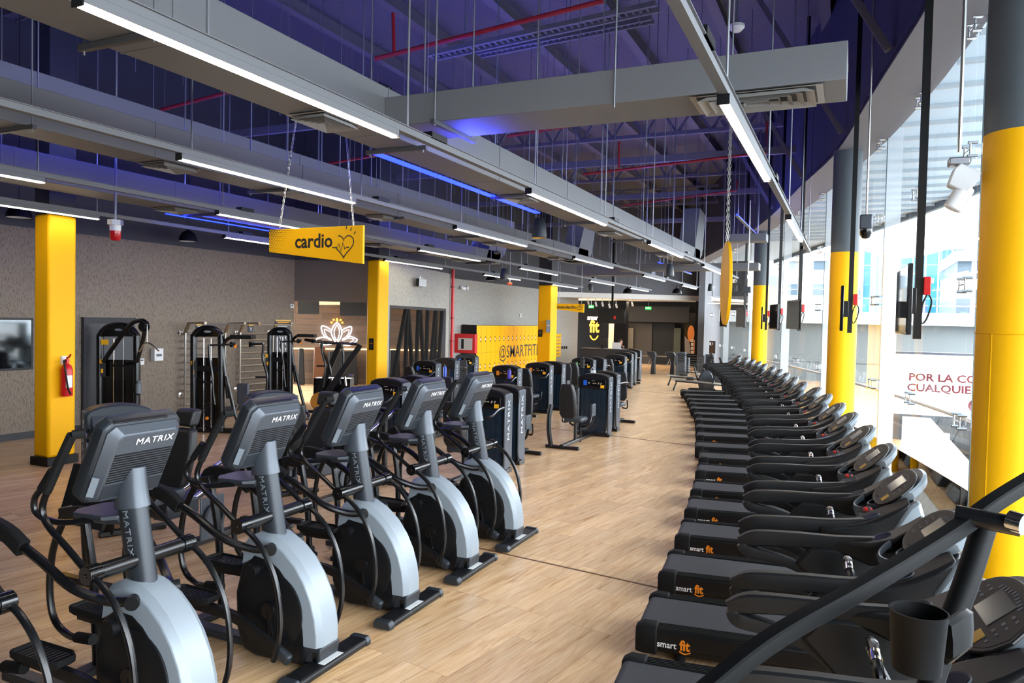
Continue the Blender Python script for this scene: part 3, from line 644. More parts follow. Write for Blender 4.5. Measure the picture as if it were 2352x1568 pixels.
# ---------------------------------------------------------------- ducts
def diffuser(name, c, w, d, parent, dn=True):
    t = MB(); x, y, z = c
    pb = MB(); pb.b2((x-w*.45, y-d*.45, z-.006), (x+w*.45, y+d*.45, z-.001)); bo = pb.build(name+'_box', BLK, parent)
    for k in range(-1, 5):
        a, b = (w/2, d/2) if k < 0 else (w/2*(.88-.17*k), d/2*(.88-.17*k)); zz = z-.014 if k < 0 else z-.046; up_ = .0 if k < 0 else .036
        for (p, q) in (((-a, -b), (a, -b)), ((a, -b), (a, b)), ((a, b), (-a, b)), ((-a, b), (-a, -b))):
            pi = [(v[0]*(.9 if k < 0 else .84), v[1]*(.9 if k < 0 else .84)) for v in (p, q)]
            t.add([(x+p[0], y+p[1], zz), (x+q[0], y+q[1], zz), (x+pi[1][0], y+pi[1][1], zz+up_), (x+pi[0][0], y+pi[0][1], zz+up_)], [(0, 1, 2, 3)])
    return t.build(name, mat('diffuser_metal', '#A09E9A', .5), parent, smooth=False)
def duct(name, label, x0, x1, y0, y1, z0, z1, difs, brs, end=None):
    t = thing(name, label, 'air duct', ((x0+x1)/2, y0, z0)); w = (x1-x0)/2; L = y1-y0
    MB().b2((-w, 0, 0), (w, L, z1-z0)).build('duct_body', DUCT, t, .006)
    for y in difs: diffuser('diffuser', (0, y-y0, -.0), w*1.7, .55, t)
    for i, y in enumerate(brs):
        b = MB(); b.b2((-w-.12, y-y0-.02, -.045), (w+.12, y-y0+.02, -.004)); b.build('support_bracket', mat('zinc_strut', '#55565A', .5, .4), t)
        for s in (-1, 1): MB().cyl((s*(w+.08), y-y0, -.07), (s*(w+.08), y-y0, ZR-z0), .007, n=6).build('hanger_rod', ZINC, t)
    if end: MB().prism(end, -w, w, 'yz').build('rising_elbow', DUCT, t, .01)
    for i in range(1, int(L/2.4)):
        j = MB(); j.b2((-w-.006, i*2.4, -.004), (w+.006, i*2.4+.012, z1-z0+.006))
        j.build('duct_seam', mat('duct_seam_paint', '#6F7176', .6), t)
    return t
duct('air_duct', 'wide grey air duct above the cardio sign, branching towards the windows', -4.42, -3.95, -3.8, 21.6, 4.0, 4.42, [1.4, 5.2, 9.4, 13.6, 18.2], [.6, 3.2, 6.3, 9.2, 12, 14.8, 17.6, 20.4], [(25.0, 0), (25.7, .3), (26.1, 1.5), (25.2, 1.6), (24.6, .42), (24.4, 0)])
duct('air_duct', 'grey air duct in the middle of the ceiling, running over the second lamp row', -7.46, -6.98, -3.8, 20.6, 4.0, 4.38, [2.6, 6.2, 10.5, 14.8, 18.6], [1.9, 4.4, 7.8, 10.6, 13.4, 16.4, 19], [(24.0, 0), (24.7, .3), (25.1, 1.3), (24.2, 1.4), (23.6, .38), (23.4, 0)])
duct('air_duct', 'grey air duct closest to the textured wall, passing over the square columns', -10.05, -9.43, -3.8, 19.8, 3.94, 4.3, [3.2, 8.5, 14, 18], [2.2, 5.6, 9, 12.4, 15.8, 19], [(23.2, 0), (23.9, .3), (24.3, 1.2), (23.4, 1.3), (22.8, .36), (22.6, 0)])
duct('air_duct', 'small upper air duct with its underside lit blue', -9.6, -9.1, -3.8, 20.0, 4.92, 5.2, [], [3, 8, 13, 18])
t = thing('air_duct', 'short grey branch duct with a square grille, pointing at the windows', 'air duct', (-3.95, 6.04, 4.05))
MB().b2((0, -.29, 0), (3.88, .29, .27)).build('duct_body', DUCT, t, .006)
diffuser('grille', (3.25, -.03, 0), .95, .50, t)
b = MB(); b.b2((.55, -.4, -.04), (.59, .4, -.003)); b.build('support_bracket', mat('zinc_strut', '#55565A', .5, .4), t)
for x, y in ((.57, -.35), (.57, .35), (2.2, -.33), (3.0, .33)): MB().cyl((x, y, -.05), (x, y, ZR-4.05), .008, n=6).build('hanger_rod', ZINC, t)
# short ducts crossing far away
def xduct(a, b, y, z, h, lb):
    t = thing('air_duct', lb, 'air duct', ((a+b)/2, y, z)); w = (b-a)/2
    MB().b2((-w, -.25, 0), (w, .25, h)).build('duct_body', DUCT, t, .006)
    for x in (-w*.6, w*.6): MB().cyl((x, -.2, h), (x, -.2, ZR-z), .007, n=6).build('hanger_rod', ZINC, t)
p, q = AY(1425, 622, 22), AY(1744, 632, 22)
xduct(p.x, q.x, 22, max(q.z, 3.86), p.z-q.z+.05, 'grey cross duct behind the round hanging sign, ending at the third round column')
p, q = AY(1670, 540, 19), AY(1762, 555, 19); xduct(p.x, q.x, 19, q.z, p.z-q.z, 'short grey duct end above the third round column')
p, q = AY(1330, 640, 24), AY(1500, 662, 24); xduct(p.x, q.x, 24, max(q.z, 3.86), p.z-q.z, 'low grey duct above the reception ceiling edge')

# ---------------------------------------------------------------- lamp rails
LEDM = emit('warm_led', '#FFF0DA', LED_E)
def rail(x, y0, y1, lights, rods, lab):
    t = thing('lighting_rail', f'thin grey suspended lamp rail {lab}', 'lighting rail', (x, y0, 3.74))
    m_ = MB(); m_.b2((-.03, 0, 0), (.03, y1-y0, .05)); m_.b2((-.045, 0, .05), (.045, y1-y0, .056)); m_.build('rail_channel', DUCT, t)
    for y in rods: MB().cyl((0, y-y0, .05), (0, y-y0, ZR-3.74), .009, n=6).build('hanger_rod', ZINC, t)
    for y in rods[::2]:
        g = MB(); g.b2((-.05, y-y0+.3, .05), (.05, y-y0+.55, .10)); g.build('driver_box', BLK, t)
    for i, (a, b) in enumerate(lights):
        wh = ['closest to the camera', 'second from the camera', 'third from the camera', 'fourth from the camera', 'fifth from the camera', 'sixth from the camera'][i]
        l = thing('linear_lamp', f'lit linear lamp, {wh} on the rail {lab}', 'lamp', (x+.0, a, 3.69), 0, 'linear lamps on the ceiling rails')
        if len(l['label'].split()) > 16: l['label'] = f'lit linear lamp, {wh}, rail {lab}'
        MB().b2((-.038, 0, 0), (.038, b-a, .05)).build('lamp_housing', DUCT, l, .003)
        MB().b2((-.021, .012, -.014), (.021, b-a-.012, .001)).build('lamp_diffuser', LEDM, l)
        for q0 in (-.006, b-a-.002): MB().b2((-.039, q0, -.016), (.039, q0+.008, .05)).build('end_cap', BLK, l)
rail(-.76, 1.2, 15.6, [(4.78, 7.49), (10.2, 13.0)], [3.6, 4.9, 7.6, 10.3, 13, 15.4], 'by the windows')
rail(-3.22, -3, 24, [(2.26, 4.83), (7.43, 10.23), (12.75, 15.6), (18.0, 21.0)], [1.2, 3.0, 5.0, 7.6, 10.2, 13, 15.6, 18.2, 21, 23.8], 'above the elliptical trainers')
rail(-5.55, -3, 30, [(4.86, 7.45), (10, 12.75), (15.4, 18.3), (21.4, 24.2), (27, 29.7)], [2.4, 5.0, 7.6, 10.2, 12.8, 15.4, 18.2, 21, 24, 27, 29.8], 'above the weight stacks')
rail(-8.05, -3, 32.5, [(2.6, 5.26), (7.7, 10.35), (13, 15.75), (18.1, 20.9), (24, 26.8), (29.1, 32)], [2.6, 5.2, 7.8, 10.4, 13, 15.6, 18.2, 21, 24, 27, 30], 'beside the square columns')
rail(-10.38, -3, 30, [(4.9, 7.62), (10.1, 12.7), (15.2, 18), (20.6, 23.4), (26.4, 29.3)], [5, 7.6, 10.2, 12.8, 15.4, 18.2, 21, 24, 27], 'closest to the textured wall')
# blue tubes lying on the ducts
BLT = emit('blue_led', '#1020FF', BLUE_E)
for i, (x, y, z, L) in enumerate([(-7.2, 3.0, 4.42, 5.0), (-7.2, 9.2, 4.42, 4.2), (-7.2, 15, 4.42, 4), (-4.2, 8.6, 4.46, 3.4), (-4.2, 14.6, 4.46, 5), (-10.1, 4.2, 4.4, 5), (-10.1, 11, 4.4, 5), (-10.1, 16.6, 4.4, 3), (-8.7, 20, 4.3, 4), (-5.2, 21.8, 4.1, 5), (-3.2, 6.5, 3.86, .0), (-2.2, 16, 4.6, 4)]):
    if L == 0: continue
    d = ['above the second lamp row, near', 'above the second lamp row, middle', 'above the second lamp row, far', 'on the duct over the ellipticals', 'on the far part of the duct over the ellipticals', 'over the square columns, near', 'over the square columns, middle', 'over the square columns, far', 'near the lockers', 'above the weight stacks far away', '', 'by the window fascia'][i]
    t = thing('blue_tube_lamp', f'glowing blue tube lamp lying {d}', 'blue lamp', (x, y, z), 0, 'blue tube lamps up in the ceiling')
    MB().cyl((0, 0, 0), (0, L, 0), .018, n=8).build('tube', BLT, t)
    MB().b2((-.03, 0, -.035), (.03, L, -.015)).build('batten', DUCT, t)
    if i in (8, 9, 11):
        for yy in (.2, L-.2): MB().cyl((0, yy, 0), (0, yy, ZR-z), .005, n=5).build('hanger_wire', ZINC, t)
    l = light('blue_tube_light', 'AREA', (0, L/2, .05), 5*L, (.16, .18, 1), .12, L, (PI, 0, 0)); l.parent = t
t = thing('blue_tube_lamp', 'glowing blue tube lamp under the branch duct', 'blue lamp', (-3.35, 6.6, 3.84), 0, 'blue tube lamps up in the ceiling')
MB().cyl((0, -.5, 0), (0, .5, 0), .014, n=8).build('tube', BLT, t); l = light('blue_tube_light', 'AREA', (0, 0, .03), 9, (.06, .08, 1), .08, 1, (PI, 0, 0)); l.parent = t

for x, y0, y1, z, w_, e_, lb in ((-9.2, 4.6, 10.4, 4.80, .16, 10, 'flat blue light strip just under the small upper duct'), (-4.52, 6.4, 10.8, 4.0, .10, 6, 'flat blue glow standing in for the blue-lit surface beside the duct over the ellipticals'), (-10.1, 8.6, 12.6, 3.9, .05, 5, 'thin blue light strip under the duct closest to the textured wall'), (-9.2, 14, 18, 4.8, .16, 8, 'flat blue light strip under the far part of the small upper duct')):  # second strip is added, glowing in place of a blue-lit duct surface
    t = thing('blue_glow_strip', lb, 'blue lamp', (x, y0, z)); MB().b2((-w_/2, 0, -.012), (w_/2, y1-y0, 0)).build('strip', BLT, t)
    for yy in (.1, y1-y0-.1): MB().cyl((0, yy, 0), (0, yy, .4), .005, n=5).build('hanger_wire', ZINC, t)
    l = light('blue_strip_light', 'AREA', (0, (y1-y0)/2, .01), e_*(y1-y0), (.03, .06, 1), .1, y1-y0, (PI, 0, 0)); l.parent = t
# ---------------------------------------------------------------- pipes, trays, loose rods
def pipe(name, pts, r, m, label, cat='pipe', k=1):
    o = MB().sweep(pts, r, n=8, k=k, m=None).build(name, m); return tag(o, label, cat)
pipe('sprinkler_pipe', [AY(862, 135, 7.6), AY(1385, 2, 7.6)], .028, REDP, 'long red sprinkler pipe crossing the ceiling at the top of the photo')
pipe('sprinkler_pipe', [AY(903, 30, 7.6), AY(905, 122, 7.6)], .022, REDP, 'short upright red pipe stub at the end of the long sprinkler pipe')
pipe('sprinkler_pipe', [AY(1165, 313, 13), AY(1420, 270, 13)], .03, REDP, 'red sprinkler pipe seen just below the branch duct')
pipe('sprinkler_pipe', [AY(1340, 400, 15.5), AY(1760, 350, 15.5), AY(1762, 280, 15.5)], .028, REDP, 'red sprinkler pipe turning up beside the navy fascia')
pipe('sprinkler_pipe', [AY(1422, 325, 15.5), AY(1421, 386, 15.5)], .025, REDP, 'short red riser on the pipe in front of the trusses')
pipe('sprinkler_pipe', [AY(1430, 472, 21), AY(1692, 437, 21), AY(1693, 415, 21)], .028, REDP, 'red sprinkler pipe far away in front of the last trusses')
pipe('sprinkler_pipe', [AY(370, 252, 9), AY(525, 212, 9)], .03, REDP, 'red sprinkler pipe seen between the ducts above the first square column')
pipe('sprinkler_pipe', [AY(740, 378, 13.6), AY(895, 352, 13.6)], .03, REDP, 'red sprinkler pipe seen behind the cardio sign chains')
def tray(a, b, w, label):
    a, b = V(a), V(b); d = (b-a).normalized(); n_ = V((-d.y, d.x, 0)).normalized(); mb = MB(); L = (b-a).length; k = int(L/.09)
    for s in (-1, 1): mb.sweep([a+n_*s*w, b+n_*s*w], .018, .03, n=4, k=1)
    for i in range(k): c = a+d*(i*.09); mb.sweep([c-n_*w, c+n_*w], .012, .008, n=4, k=1)
    return tag(mb.build('cable_tray', STRUCT, smooth=False), label, 'cable tray')
tray(AY(990, 130, 9), AY(1510, 15, 9), .10, 'perforated cable tray crossing the ceiling near the long red pipe')
tray(AY(1100, 125, 9.8), AY(1500, 45, 9.8), .07, 'narrow perforated cable tray behind the wider one')
tray(AY(20, 40, 8), AY(150, 0, 8), .12, 'perforated cable tray in the corner over the first square column')
# steel conduit rods between ceiling and ducts
rods = []
rnd = random.Random(3)
for i in range(80):
    y = rnd.uniform(7, 27); x = rnd.uniform(-12, pw(SO, y)-.4); rods.append((x, y, rnd.choice([4.5, 4.8, 5.4, 5.8, 6.2])))
r0 = MB().cyl((0, 0, 0), (0, 0, 1), .006, n=6).build('ceiling_rod', ZINC)
for i, (x, y, z) in enumerate(rods):
    o = r0 if i == 0 else r0.copy()
    if i: COL.objects.link(o)
    o.location = (x, y, z); o.scale = (1, 1, ZR-z); tag(o, 'thin bare steel rod hanging from the dark roof', 'rod', 'bare steel rods hanging from the roof')
bm_ = MB()
for y in (11.5, 16.5, 21.2, 26.5): 
    x1 = pw(SO, y)-.1; bm_ = MB(); bm_.b2((-13, y-.04, 5.9), (x1, y+.04, 6.05)); structure(bm_.build('ceiling_crossbeam', STRUCT, smooth=False))
# fascia braces
for i, y in enumerate((9, 12.5, 16, 20)):
    x = pw(SO, y); structure(MB().sweep([(x-.05, y, 5.3), (x-1.4, y+.2, ZR-.3)], .04, n=4, k=1).build('ceiling_brace', STRUCT))

# ---------------------------------------------------------------- hanging signs
def chain(mb, a, b, r=.006):
    a, b = V(a), V(b); L = (b-a).length; n = max(4, int(L/.045)); d = (b-a)/n
    s = d.cross(V((0, 1, 0))).normalized()*.009; q = d.normalized().cross(s).normalized()*.009
    for i in range(n):
        u = s if i % 2 else q; c = a+d*i
        P = [c, c+d*.25+u, c+d*.85+u, c+d*1.12, c+d*.85-u, c+d*.25-u, c]
        mb.sweep(P, .003, n=4, k=1, cap=False)
def flat_sign(name, label, cat, pts, y, th, m):
    c = sum((p for p in pts), V((0, 0, 0)))/len(pts); t = thing(name, label, cat, (c.x, y, c.z))
    MB().prism([(p.x-c.x, p.z-c.z) for p in pts], -th/2, th/2, 'xz').build('sign_board', m, t, .004); return t, c
Y0 = 6.5
pts = [AY(620, 528, Y0), AY(836, 517, Y0), AY(835, 606, Y0), AY(620, 579, Y0)]
t, c = flat_sign('hanging_sign', 'yellow slanted hanging sign with the word cardio and a heart symbol', 'sign', pts, Y0, .035, YEL)
INK = mat('black_print', '#161616', .5)
w = AY(684, 555, Y0); w2 = AY(762, 555, Y0)
text('cardio_lettering', 'cardio', .215, INK, t, ((w.x+w2.x)/2-c.x, -.0185, (w.z+w2.z)/2-c.z), (PI/2, 0, 0), .95, .001, .0045)
hc = AY(792, 565, Y0); hx, hz = hc.x-c.x, hc.z-c.z; k = .0085
hp = []
for i in range(33):
    a = 2*PI*i/32; hp.append((hx+k*16*math.sin(a)**3*.95, -.0195, hz+.01+k*(13*math.cos(a)-5*math.cos(2*a)-2*math.cos(3*a)-math.cos(4*a))*.98))
ht = MB(); ht.sweep(hp[2:23], .0065, .002, n=6, k=1, up=(0, 1, 0)); ht.sweep(hp[27:33], .0065, .002, n=6, k=1, up=(0, 1, 0))
z = [(-.15, 0), (-.09, 0), (-.065, .04), (-.035, -.045), (-.01, .055), (.015, -.02), (.04, 0), (.07, 0)]
ht.sweep([(hx+a, -.0195, hz-.015+b) for a, b in z], .006, .002, n=6, k=1, up=(0, 1, 0))
for a in (.9, .55, .2): ht.sweep([(hx+.17*math.cos(a+.5), -.0195, hz+.16*math.sin(a+.5)+.02), (hx+.2*math.cos(a+.5), -.0195, hz+.2*math.sin(a+.5)+.02)], .006, .002, n=6, k=1, up=(0, 1, 0))
ht.build('heart_symbol', INK, t)
ht = MB(); lx = pts[0].x-c.x; tz = (pts[0].z-c.z)
for i in range(15):
    for j in range(11):
        r = .011*(1-.058*(i*.9+j*.9)); x = lx+.012+.024*i+(.012 if j % 2 else 0); zz = tz-.015-.0225*j
        if r > .0015 and zz > pts[3].z-c.z+.01-.0: ht.add([(x+r*math.cos(q*PI/3), -.0185, zz+r*math.sin(q*PI/3)) for q in range(6)], [(0, 1, 2, 3, 4, 5)])
o = ht.build('halftone_dots', INK, t, smooth=False); o['kind'] = 'stuff'
ch = MB(); 
for (a, b) in (((642, 524), (680, 276)), ((812, 518), (792, 272))):
    ch = MB(); pa, pb = AY(*a, Y0), AY(*b, Y0); chain(ch, pa-V((c.x, Y0, c.z)), pb-V((c.x, Y0, c.z))); ch.build('hanging_chain', STEEL, t)
Y0 = 18
pts = [AY(1279, 697, Y0), AY(1342, 698, Y0), AY(1341, 718, Y0), AY(1279, 710, Y0)]
t, c = flat_sign('hanging_sign', 'small yellow slanted hanging sign reading musculación with a flexed arm', 'sign', pts, Y0, .04, YEL)
text('sign_lettering', 'musculación', .112, INK, t, (-.10, -.022, .005), (PI/2, 0, 0), .9, .001, .003)
ar = MB(); ax_ = pts[1].x-c.x-.14; ar.sweep([(ax_-.1, -.022, -.03), (ax_-.03, -.022, -.045), (ax_+.06, -.022, -.05), (ax_+.09, -.022, .0), (ax_+.07, -.022, .07), (ax_+.03, -.022, .085), (ax_+.03, -.022, .04), (ax_+.045, -.022, .0), (ax_-.0, -.022, .015), (ax_-.07, -.022, .0)], .006, .002, n=6, k=4, up=(0, 1, 0)); ar.build('arm_symbol', INK, t)
for x in (-.3, .3): MB().cyl((x, 0, .08), (x, 0, 1.1), .004, n=6).build('hanging_wire', ZINC, t)
# round sign near the windows, seen almost edge-on
t = thing('hanging_sign', 'round yellow hanging sign seen edge-on in front of the windows', 'sign', (-1.5, 10.1, 2.85), math.radians(8.4+6))
MB().lathe([(.0, -.02), (.55, -.02), (.55, .02), (0, .02)], n=40, axis='x').build('sign_disc', YEL, t, .004)
text('disc_lettering', 'cardio', .3, mat('pale_yellow_print', '#F0D58A', .5), t, None, M=frame((.0215, 0, 0), (0, 1, 0), (0, 0, 1)))
for y in (-.1, .1):
    ch = MB(); chain(ch, (0, y, .54), (0, y, 2.9)); ch.build('hanging_chain', STEEL, t)

# ---------------------------------------------------------------- speakers, pendants, detectors
def speaker(px, py0, py1, h, label):
    dpt = 1700*h/(py1-py0); r = _ray(px, (py0+py1)/2); p = CAM+r*(dpt/1700)
    t = thing('pendant_speaker', label, 'speaker', (p.x, p.y, p.z-h/2), 0, 'black pendant speakers')
    MB().lathe([(0, 0), (h*.36, .0), (h*.38, .03*h), (h*.36, .3*h), (h*.29, .8*h), (h*.22, .97*h), (0, h)], n=24).build('speaker_body', mat('dark_slate_plastic', '#2A3136', .4), t)
    MB().lathe([(0, -.004), (h*.33, -.004), (h*.33, .0)], n=24).build('speaker_grille', GBLK, t)
    for x in (-.05, .05): MB().cyl((x, 0, h), (x*2, 0, ZR-t.location.z), .004, n=5).build('hanging_wire', ZINC, t)
speaker(1239, 500, 546, .34, 'large black pendant speaker hanging in front of the middle duct')
speaker(1538, 606, 634, .28, 'black pendant speaker hanging left of the round yellow sign')
speaker(1356, 651, 668, .3, 'small black pendant speaker above the musculación sign')
speaker(1158, 616, 642, .32, 'black pendant speaker hanging over the lockers')
speaker(1632, 651, 668, .3, 'small black pendant speaker beside the grey end wall')
def lamp(px, py0, py1, w, dpt, label):
    r = _ray(px, (py0+py1)/2); p = CAM+r*(dpt/1700)
    t = thing('pendant_lamp', label, 'lamp', tuple(p), 0, 'black dome pendant lamps')
    MB().lathe([(w*.5, -.1), (w*.47, -.02), (w*.36, .07), (w*.2, .12), (w*.1, .13), (w*.1, .2), (.02, .22), (0, .22)], n=28, cap=False).build('lamp_shade', BLK, t)
    MB().lathe([(w*.48, -.095), (w*.44, -.02), (w*.33, .06), (0, .1)], n=28, cap=False).build('shade_lining', WHITEP, t)
    MB().cyl((0, 0, .2), (0, 0, ZR-p.z), .006, n=6).build('lamp_cord', BLK, t)
lamp(44, 474, 498, .39, 12.4, 'black dome pendant lamp left of the first square column')
lamp(432, 530, 557, .37, 15.6, 'black dome pendant lamp in front of the textured wall, by the wall bars')
lamp(697, 504, 516, .36, 18, 'black dome pendant lamp just above the cardio sign')
lamp(1129, 634, 642, .42, 27, 'black dome pendant lamp over the red pipe')
lamp(1442, 664, 673, .42, 32, 'black dome pendant lamp above the exit sign, by the white ceiling edge')
lamp(1555, 664, 674, .42, 32, 'black dome pendant lamp closest to the grey end wall')
p = AX(265, 530, -9.3); t = thing('alarm_beacon', 'red and white alarm beacon hanging on a long grey rod', 'alarm beacon', tuple(p))
MB().cyl((0, 0, .12), (0, 0, ZR-p.z), .016, n=8).build('conduit', ZINC, t); MB().lathe([(.0, .08), (.1, .08), (.1, .15), (.0, .16)], n=6).build('junction_box', ZINC, t)
MB().lathe([(.07, 0), (.075, .08), (0, .08)], n=18).build('beacon_base', WHITEP, t); MB().lathe([(0, -.14), (.05, -.135), (.07, -.1), (.07, 0), (0, 0)], n=18).build('beacon_lens', mat('red_lens', '#B01018', .15), t)
for px, py, d, lb, m in ((1141, 580, 19, 'round grey detector hanging from a rod beside the black speaker', GREY), (1171, 652, 25, 'small orange detector hanging in front of the locker wall', mat('orange_plastic', '#D8552E', .4)), (1692, 64, 8.5, 'white ceiling detector hanging near the branch duct', WHITEP)):
    p = CAM+_ray(px, py)*(d/1700); t = thing('ceiling_detector', lb, 'detector', tuple(p)); MB().lathe([(0, -.04), (.05, -.04), (.09, 0), (.09, .03), (.04, .05), (0, .05)], n=18).build('detector_body', m, t); MB().cyl((0, 0, .05), (0, 0, ZR-p.z), .012, n=6).build('conduit', ZINC, t)
# spot lamp and camera on rods by the windows
p = AY(2200, 430, 5.5); t = thing('spot_lamp', 'white floodlight on a steel rod by the closest round column', 'lamp', tuple(p))
MB().cyl((0, 0, .22), (0, 0, ZR-p.z), .012, n=8).build('rod', STEEL, t); MB().box((0, 0, .16), (.12, .1, .05)).build('rod_plate', ZINC, t, .01)
MB().loft([[(x*k, y*k, z) for x, y in ((-.08, -.07), (.08, -.07), (.08, .07), (-.08, .07))] for z, k in ((-.02, .75), (.08, 1), (.13, .8))]).xf(Matrix.Rotation(.5, 4, 'Y')).build('floodlight_head', mat('off_white_metal', '#C9CBCC', .4), t, .01)
MB().lathe([(0, 0), (.055, 0), (.055, .16), (0, .17)], n=16).xf(Matrix.Translation((-.03, 0, -.14)) @ Matrix.Rotation(.5, 4, 'Y')).build('floodlight_body', WHITEP, t, .01)
p = AY(1989, 520, 9.2); t = thing('security_camera', 'grey dome camera box on a thin rod in front of the glass', 'camera', tuple(p))
MB().cyl((0, 0, .1), (0, 0, ZR-p.z), .01, n=8).build('rod', STEEL, t); MB().box((0, 0, .05), (.13, .12, .16)).build('camera_housing', GREY, t, .015); MB().lathe([(0, -.14), (.04, -.13), (.065, -.08), (.065, -.03), (0, -.03)], n=16).build('camera_dome', GBLK, t)
p = AY(1717, 670, 18); t = thing('security_camera', 'small dark dome camera hanging beside the third round column', 'camera', tuple(p))
MB().cyl((0, 0, .1), (0, 0, ZS-p.z), .012, n=8).build('rod', STEEL, t); MB().box((0, 0, .05), (.16, .14, .14)).build('camera_housing', GREY, t, .015)

# ---------------------------------------------------------------- televisions on poles
def tv(px, y0p, y1p, dpt, yaw, label, h=.6):
    p = CAM+_ray(px, (y0p+y1p)/2)*(dpt/1700)
    t = thing('television', label, 'television', tuple(p), yaw, 'televisions on poles along the glass')
    # screen faces -x locally
    MB().box((0, 0, 0), (.035, h*1.7, h)).build('screen_case', GBLK, t, .006)
    MB().box((-.0185, 0, .005), (.002, h*1.66, h*.94)).build('screen', mat('tv_glass', '#07080A', .04), t)
    MB().box((.05, 0, 0), (.06, .2, .2)).build('wall_mount', BLK, t, .005)
    zt = (ZR if p.x+.13 < pw(SO, p.y) else ZS-.02)-p.z; MB().b2((.0725, -.0275, -.3), (.1275, .0275, zt)).build('pole', BLK, t)
    MB().box((.155, 0, .12), (.05, .1, .14)).build('power_box', RED, t, .005)
    MB().box((.185, 0, .16), (.03, .07, .04)).build('plug', WHITEP, t, .004)
    MB().sweep([(.16, .03, .08), (.2, .05, -.0), (.17, .06, -.14), (.13, .02, -.17), (.13, -.02, -.03), (.18, 0, .1)], .007, n=6).build('cable', BLK, t)
ED = lambda px: -math.atan2(_ray(px, 700).x, _ray(px, 700).y)   # yaw that turns a screen edge-on
tv(2076, 614, 768, 5.9, ED(2076)+math.radians(5), 'wall television on a black pole closest to the camera, its screen mirroring a yellow column', .53)
tv(1933, 659, 760, 9.4, ED(1933)+.01, 'television on a pole seen edge-on in front of the middle round column', .55)
tv(1823, 688, 756, 13.8, ED(1823)+math.radians(14), 'dark television on a pole beyond the middle round column, screen turned to the aisle', .54)
tv(1778, 698, 756, 16.5, ED(1778)+math.radians(10), 'dark television on a pole left of the wider one', .55)
tv(1750, 705, 756, 18.8, ED(1750), 'television seen edge-on in front of the third round column', .55)
tv(1702, 708, 751, 22, ED(1702)+math.radians(16), 'small dark television between the round sign and the third round column', .55)
tv(1661, 713, 750, 26, ED(1661)+math.radians(12), 'farthest small television, half hidden by the round yellow sign', .56)
p = AY(2351, 745, 5.0)
# ---------------------------------------------------------------- selectorised weight machines
def tower_parts(t, front, card, top=BLK, big=False):
    W = .30; D = .13
    c = MB()
    for i in range(12):
        x0 = -W+.035+i*(2*W-.07)/12; x1 = x0+(2*W-.07)/12; q = .012 if i % 2 else 0
        c.b2((x0, -D+.02+q, .08), (x1, D-.02-q, .98))
    c.build('weight_shroud', NAVYP, t, .0)
    for s in (-1, 1):
        p = MB(); y = D
        P = [(-y+.02, 1.20), (-y, 1.17), (-y, .2), (-y+.03, .1), (y-.03, .03), (y, .10), (y, 1.17), (y-.02, 1.20)]
        if front: P = [(-a, b) for a, b in P]
        p.prism(P, s*W, s*(W+.035), 'yz'); so = p.build('side_panel', GREY, t, .014)
        text('side_lettering', 'MATRIX', .105, mat('pale_grey_print', '#C6CCD0', .4), so, None, M=frame((s*(W+.0355), -.01, .80), (0, 0, 1), (0, -1 if s > 0 else 1, 0)), sx=1.5)
    arch = [(-W-.03, .96), (W+.03, .96), (W+.035, 1.16)]+[(W*math.cos(a)*1.08, 1.17+.095*math.sin(a)) for a in [PI*i/10 for i in range(1, 10)]]+[(-W-.035, 1.16)]
    a = MB(); a.prism(arch, -D-.01, D+.01, 'xz'); ao = a.build('top_cap', top, t, .02)
    if front:
        y = -D-.012
        b = MB(); b.b2((-.25, y-.006, 1.0), (.25, y, 1.145)); b.build('instruction_panel', GBLK, ao, .004)
        b = MB(); b.box((-.17, y-.008, 1.075), (.075, .004, .10)); b.build('number_card', card, ao)
        b = MB(); b.box((.19, y-.008, 1.01), (.075, .004, .06)); b.build('yellow_tag', YTAG, ao)
        b = MB()
        for x in (-.09, ): b.lathe([(0, 0), (.016, 0), (.016, -.003), (0, -.003)], (x, y-.007, 1.075), 10, axis='y')
        for x in (.01, .04): b.box((x, y-.008, 1.07), (.05, .003, .014))
        for x in (.11, .16): b.box((x, y-.008, 1.07), (.016, .003, .04), ry=.5)
        b.box((.0, y-.008, 1.12), (.07, .003, .006)); o = b.build('exercise_diagrams', mat('pale_print2', '#B9A68C', .5), ao); o['kind'] = 'stuff'
    else:
        y = D+.012
        b = MB(); b.box((.2, y+.002, 1.08), (.05, .004, .05)); b.build('number_card', card, ao)
        b = MB(); b.box((-.2, y+.002, 1.08), (.05, .004, .05)); b.build('number_card', card, ao)
        b = MB(); b.box((0, y+.002, 1.08), (.08, .003, .012)); b.build('cap_print', WHITEP, ao)
    if top is GREYD and front:
        b = MB(); b.prism([(-D, 1.16), (-D-.2, .99), (-D-.2, .93), (-D, .93)], -W+.02, W-.02, 'yz'); bo = b.build('tilted_panel', GREY, ao, .01)
        Tm = Matrix.Translation((0, -D-.1, 1.082)) @ Matrix.Rotation(math.atan2(.17, .2), 4, 'X')
        for x, w_, m_ in ((-.15, .09, BLUEC), (-.05, .05, ORANGE), (.06, .10, WHITEP), (.2, .10, GREYD)): b = MB(); b.box((x, 0, .002), (w_, .10 if x < 0 else .05, .004)); b.xf(Tm); b.build('panel_card', m_, bo)
        b = MB(); b.sweep([(-W+.03, -D-.08, .95), (-W+.03, -D-.24, 1.06), (-W+.18, -D-.26, 1.08)], .02, n=8); b.build('side_grip', RUB, ao)
    f = MB(); f.b2((-W-.05, -D+.02, 0), (W+.05, D-.02, .07)); f.build('base_foot', BLKS, t, .01)
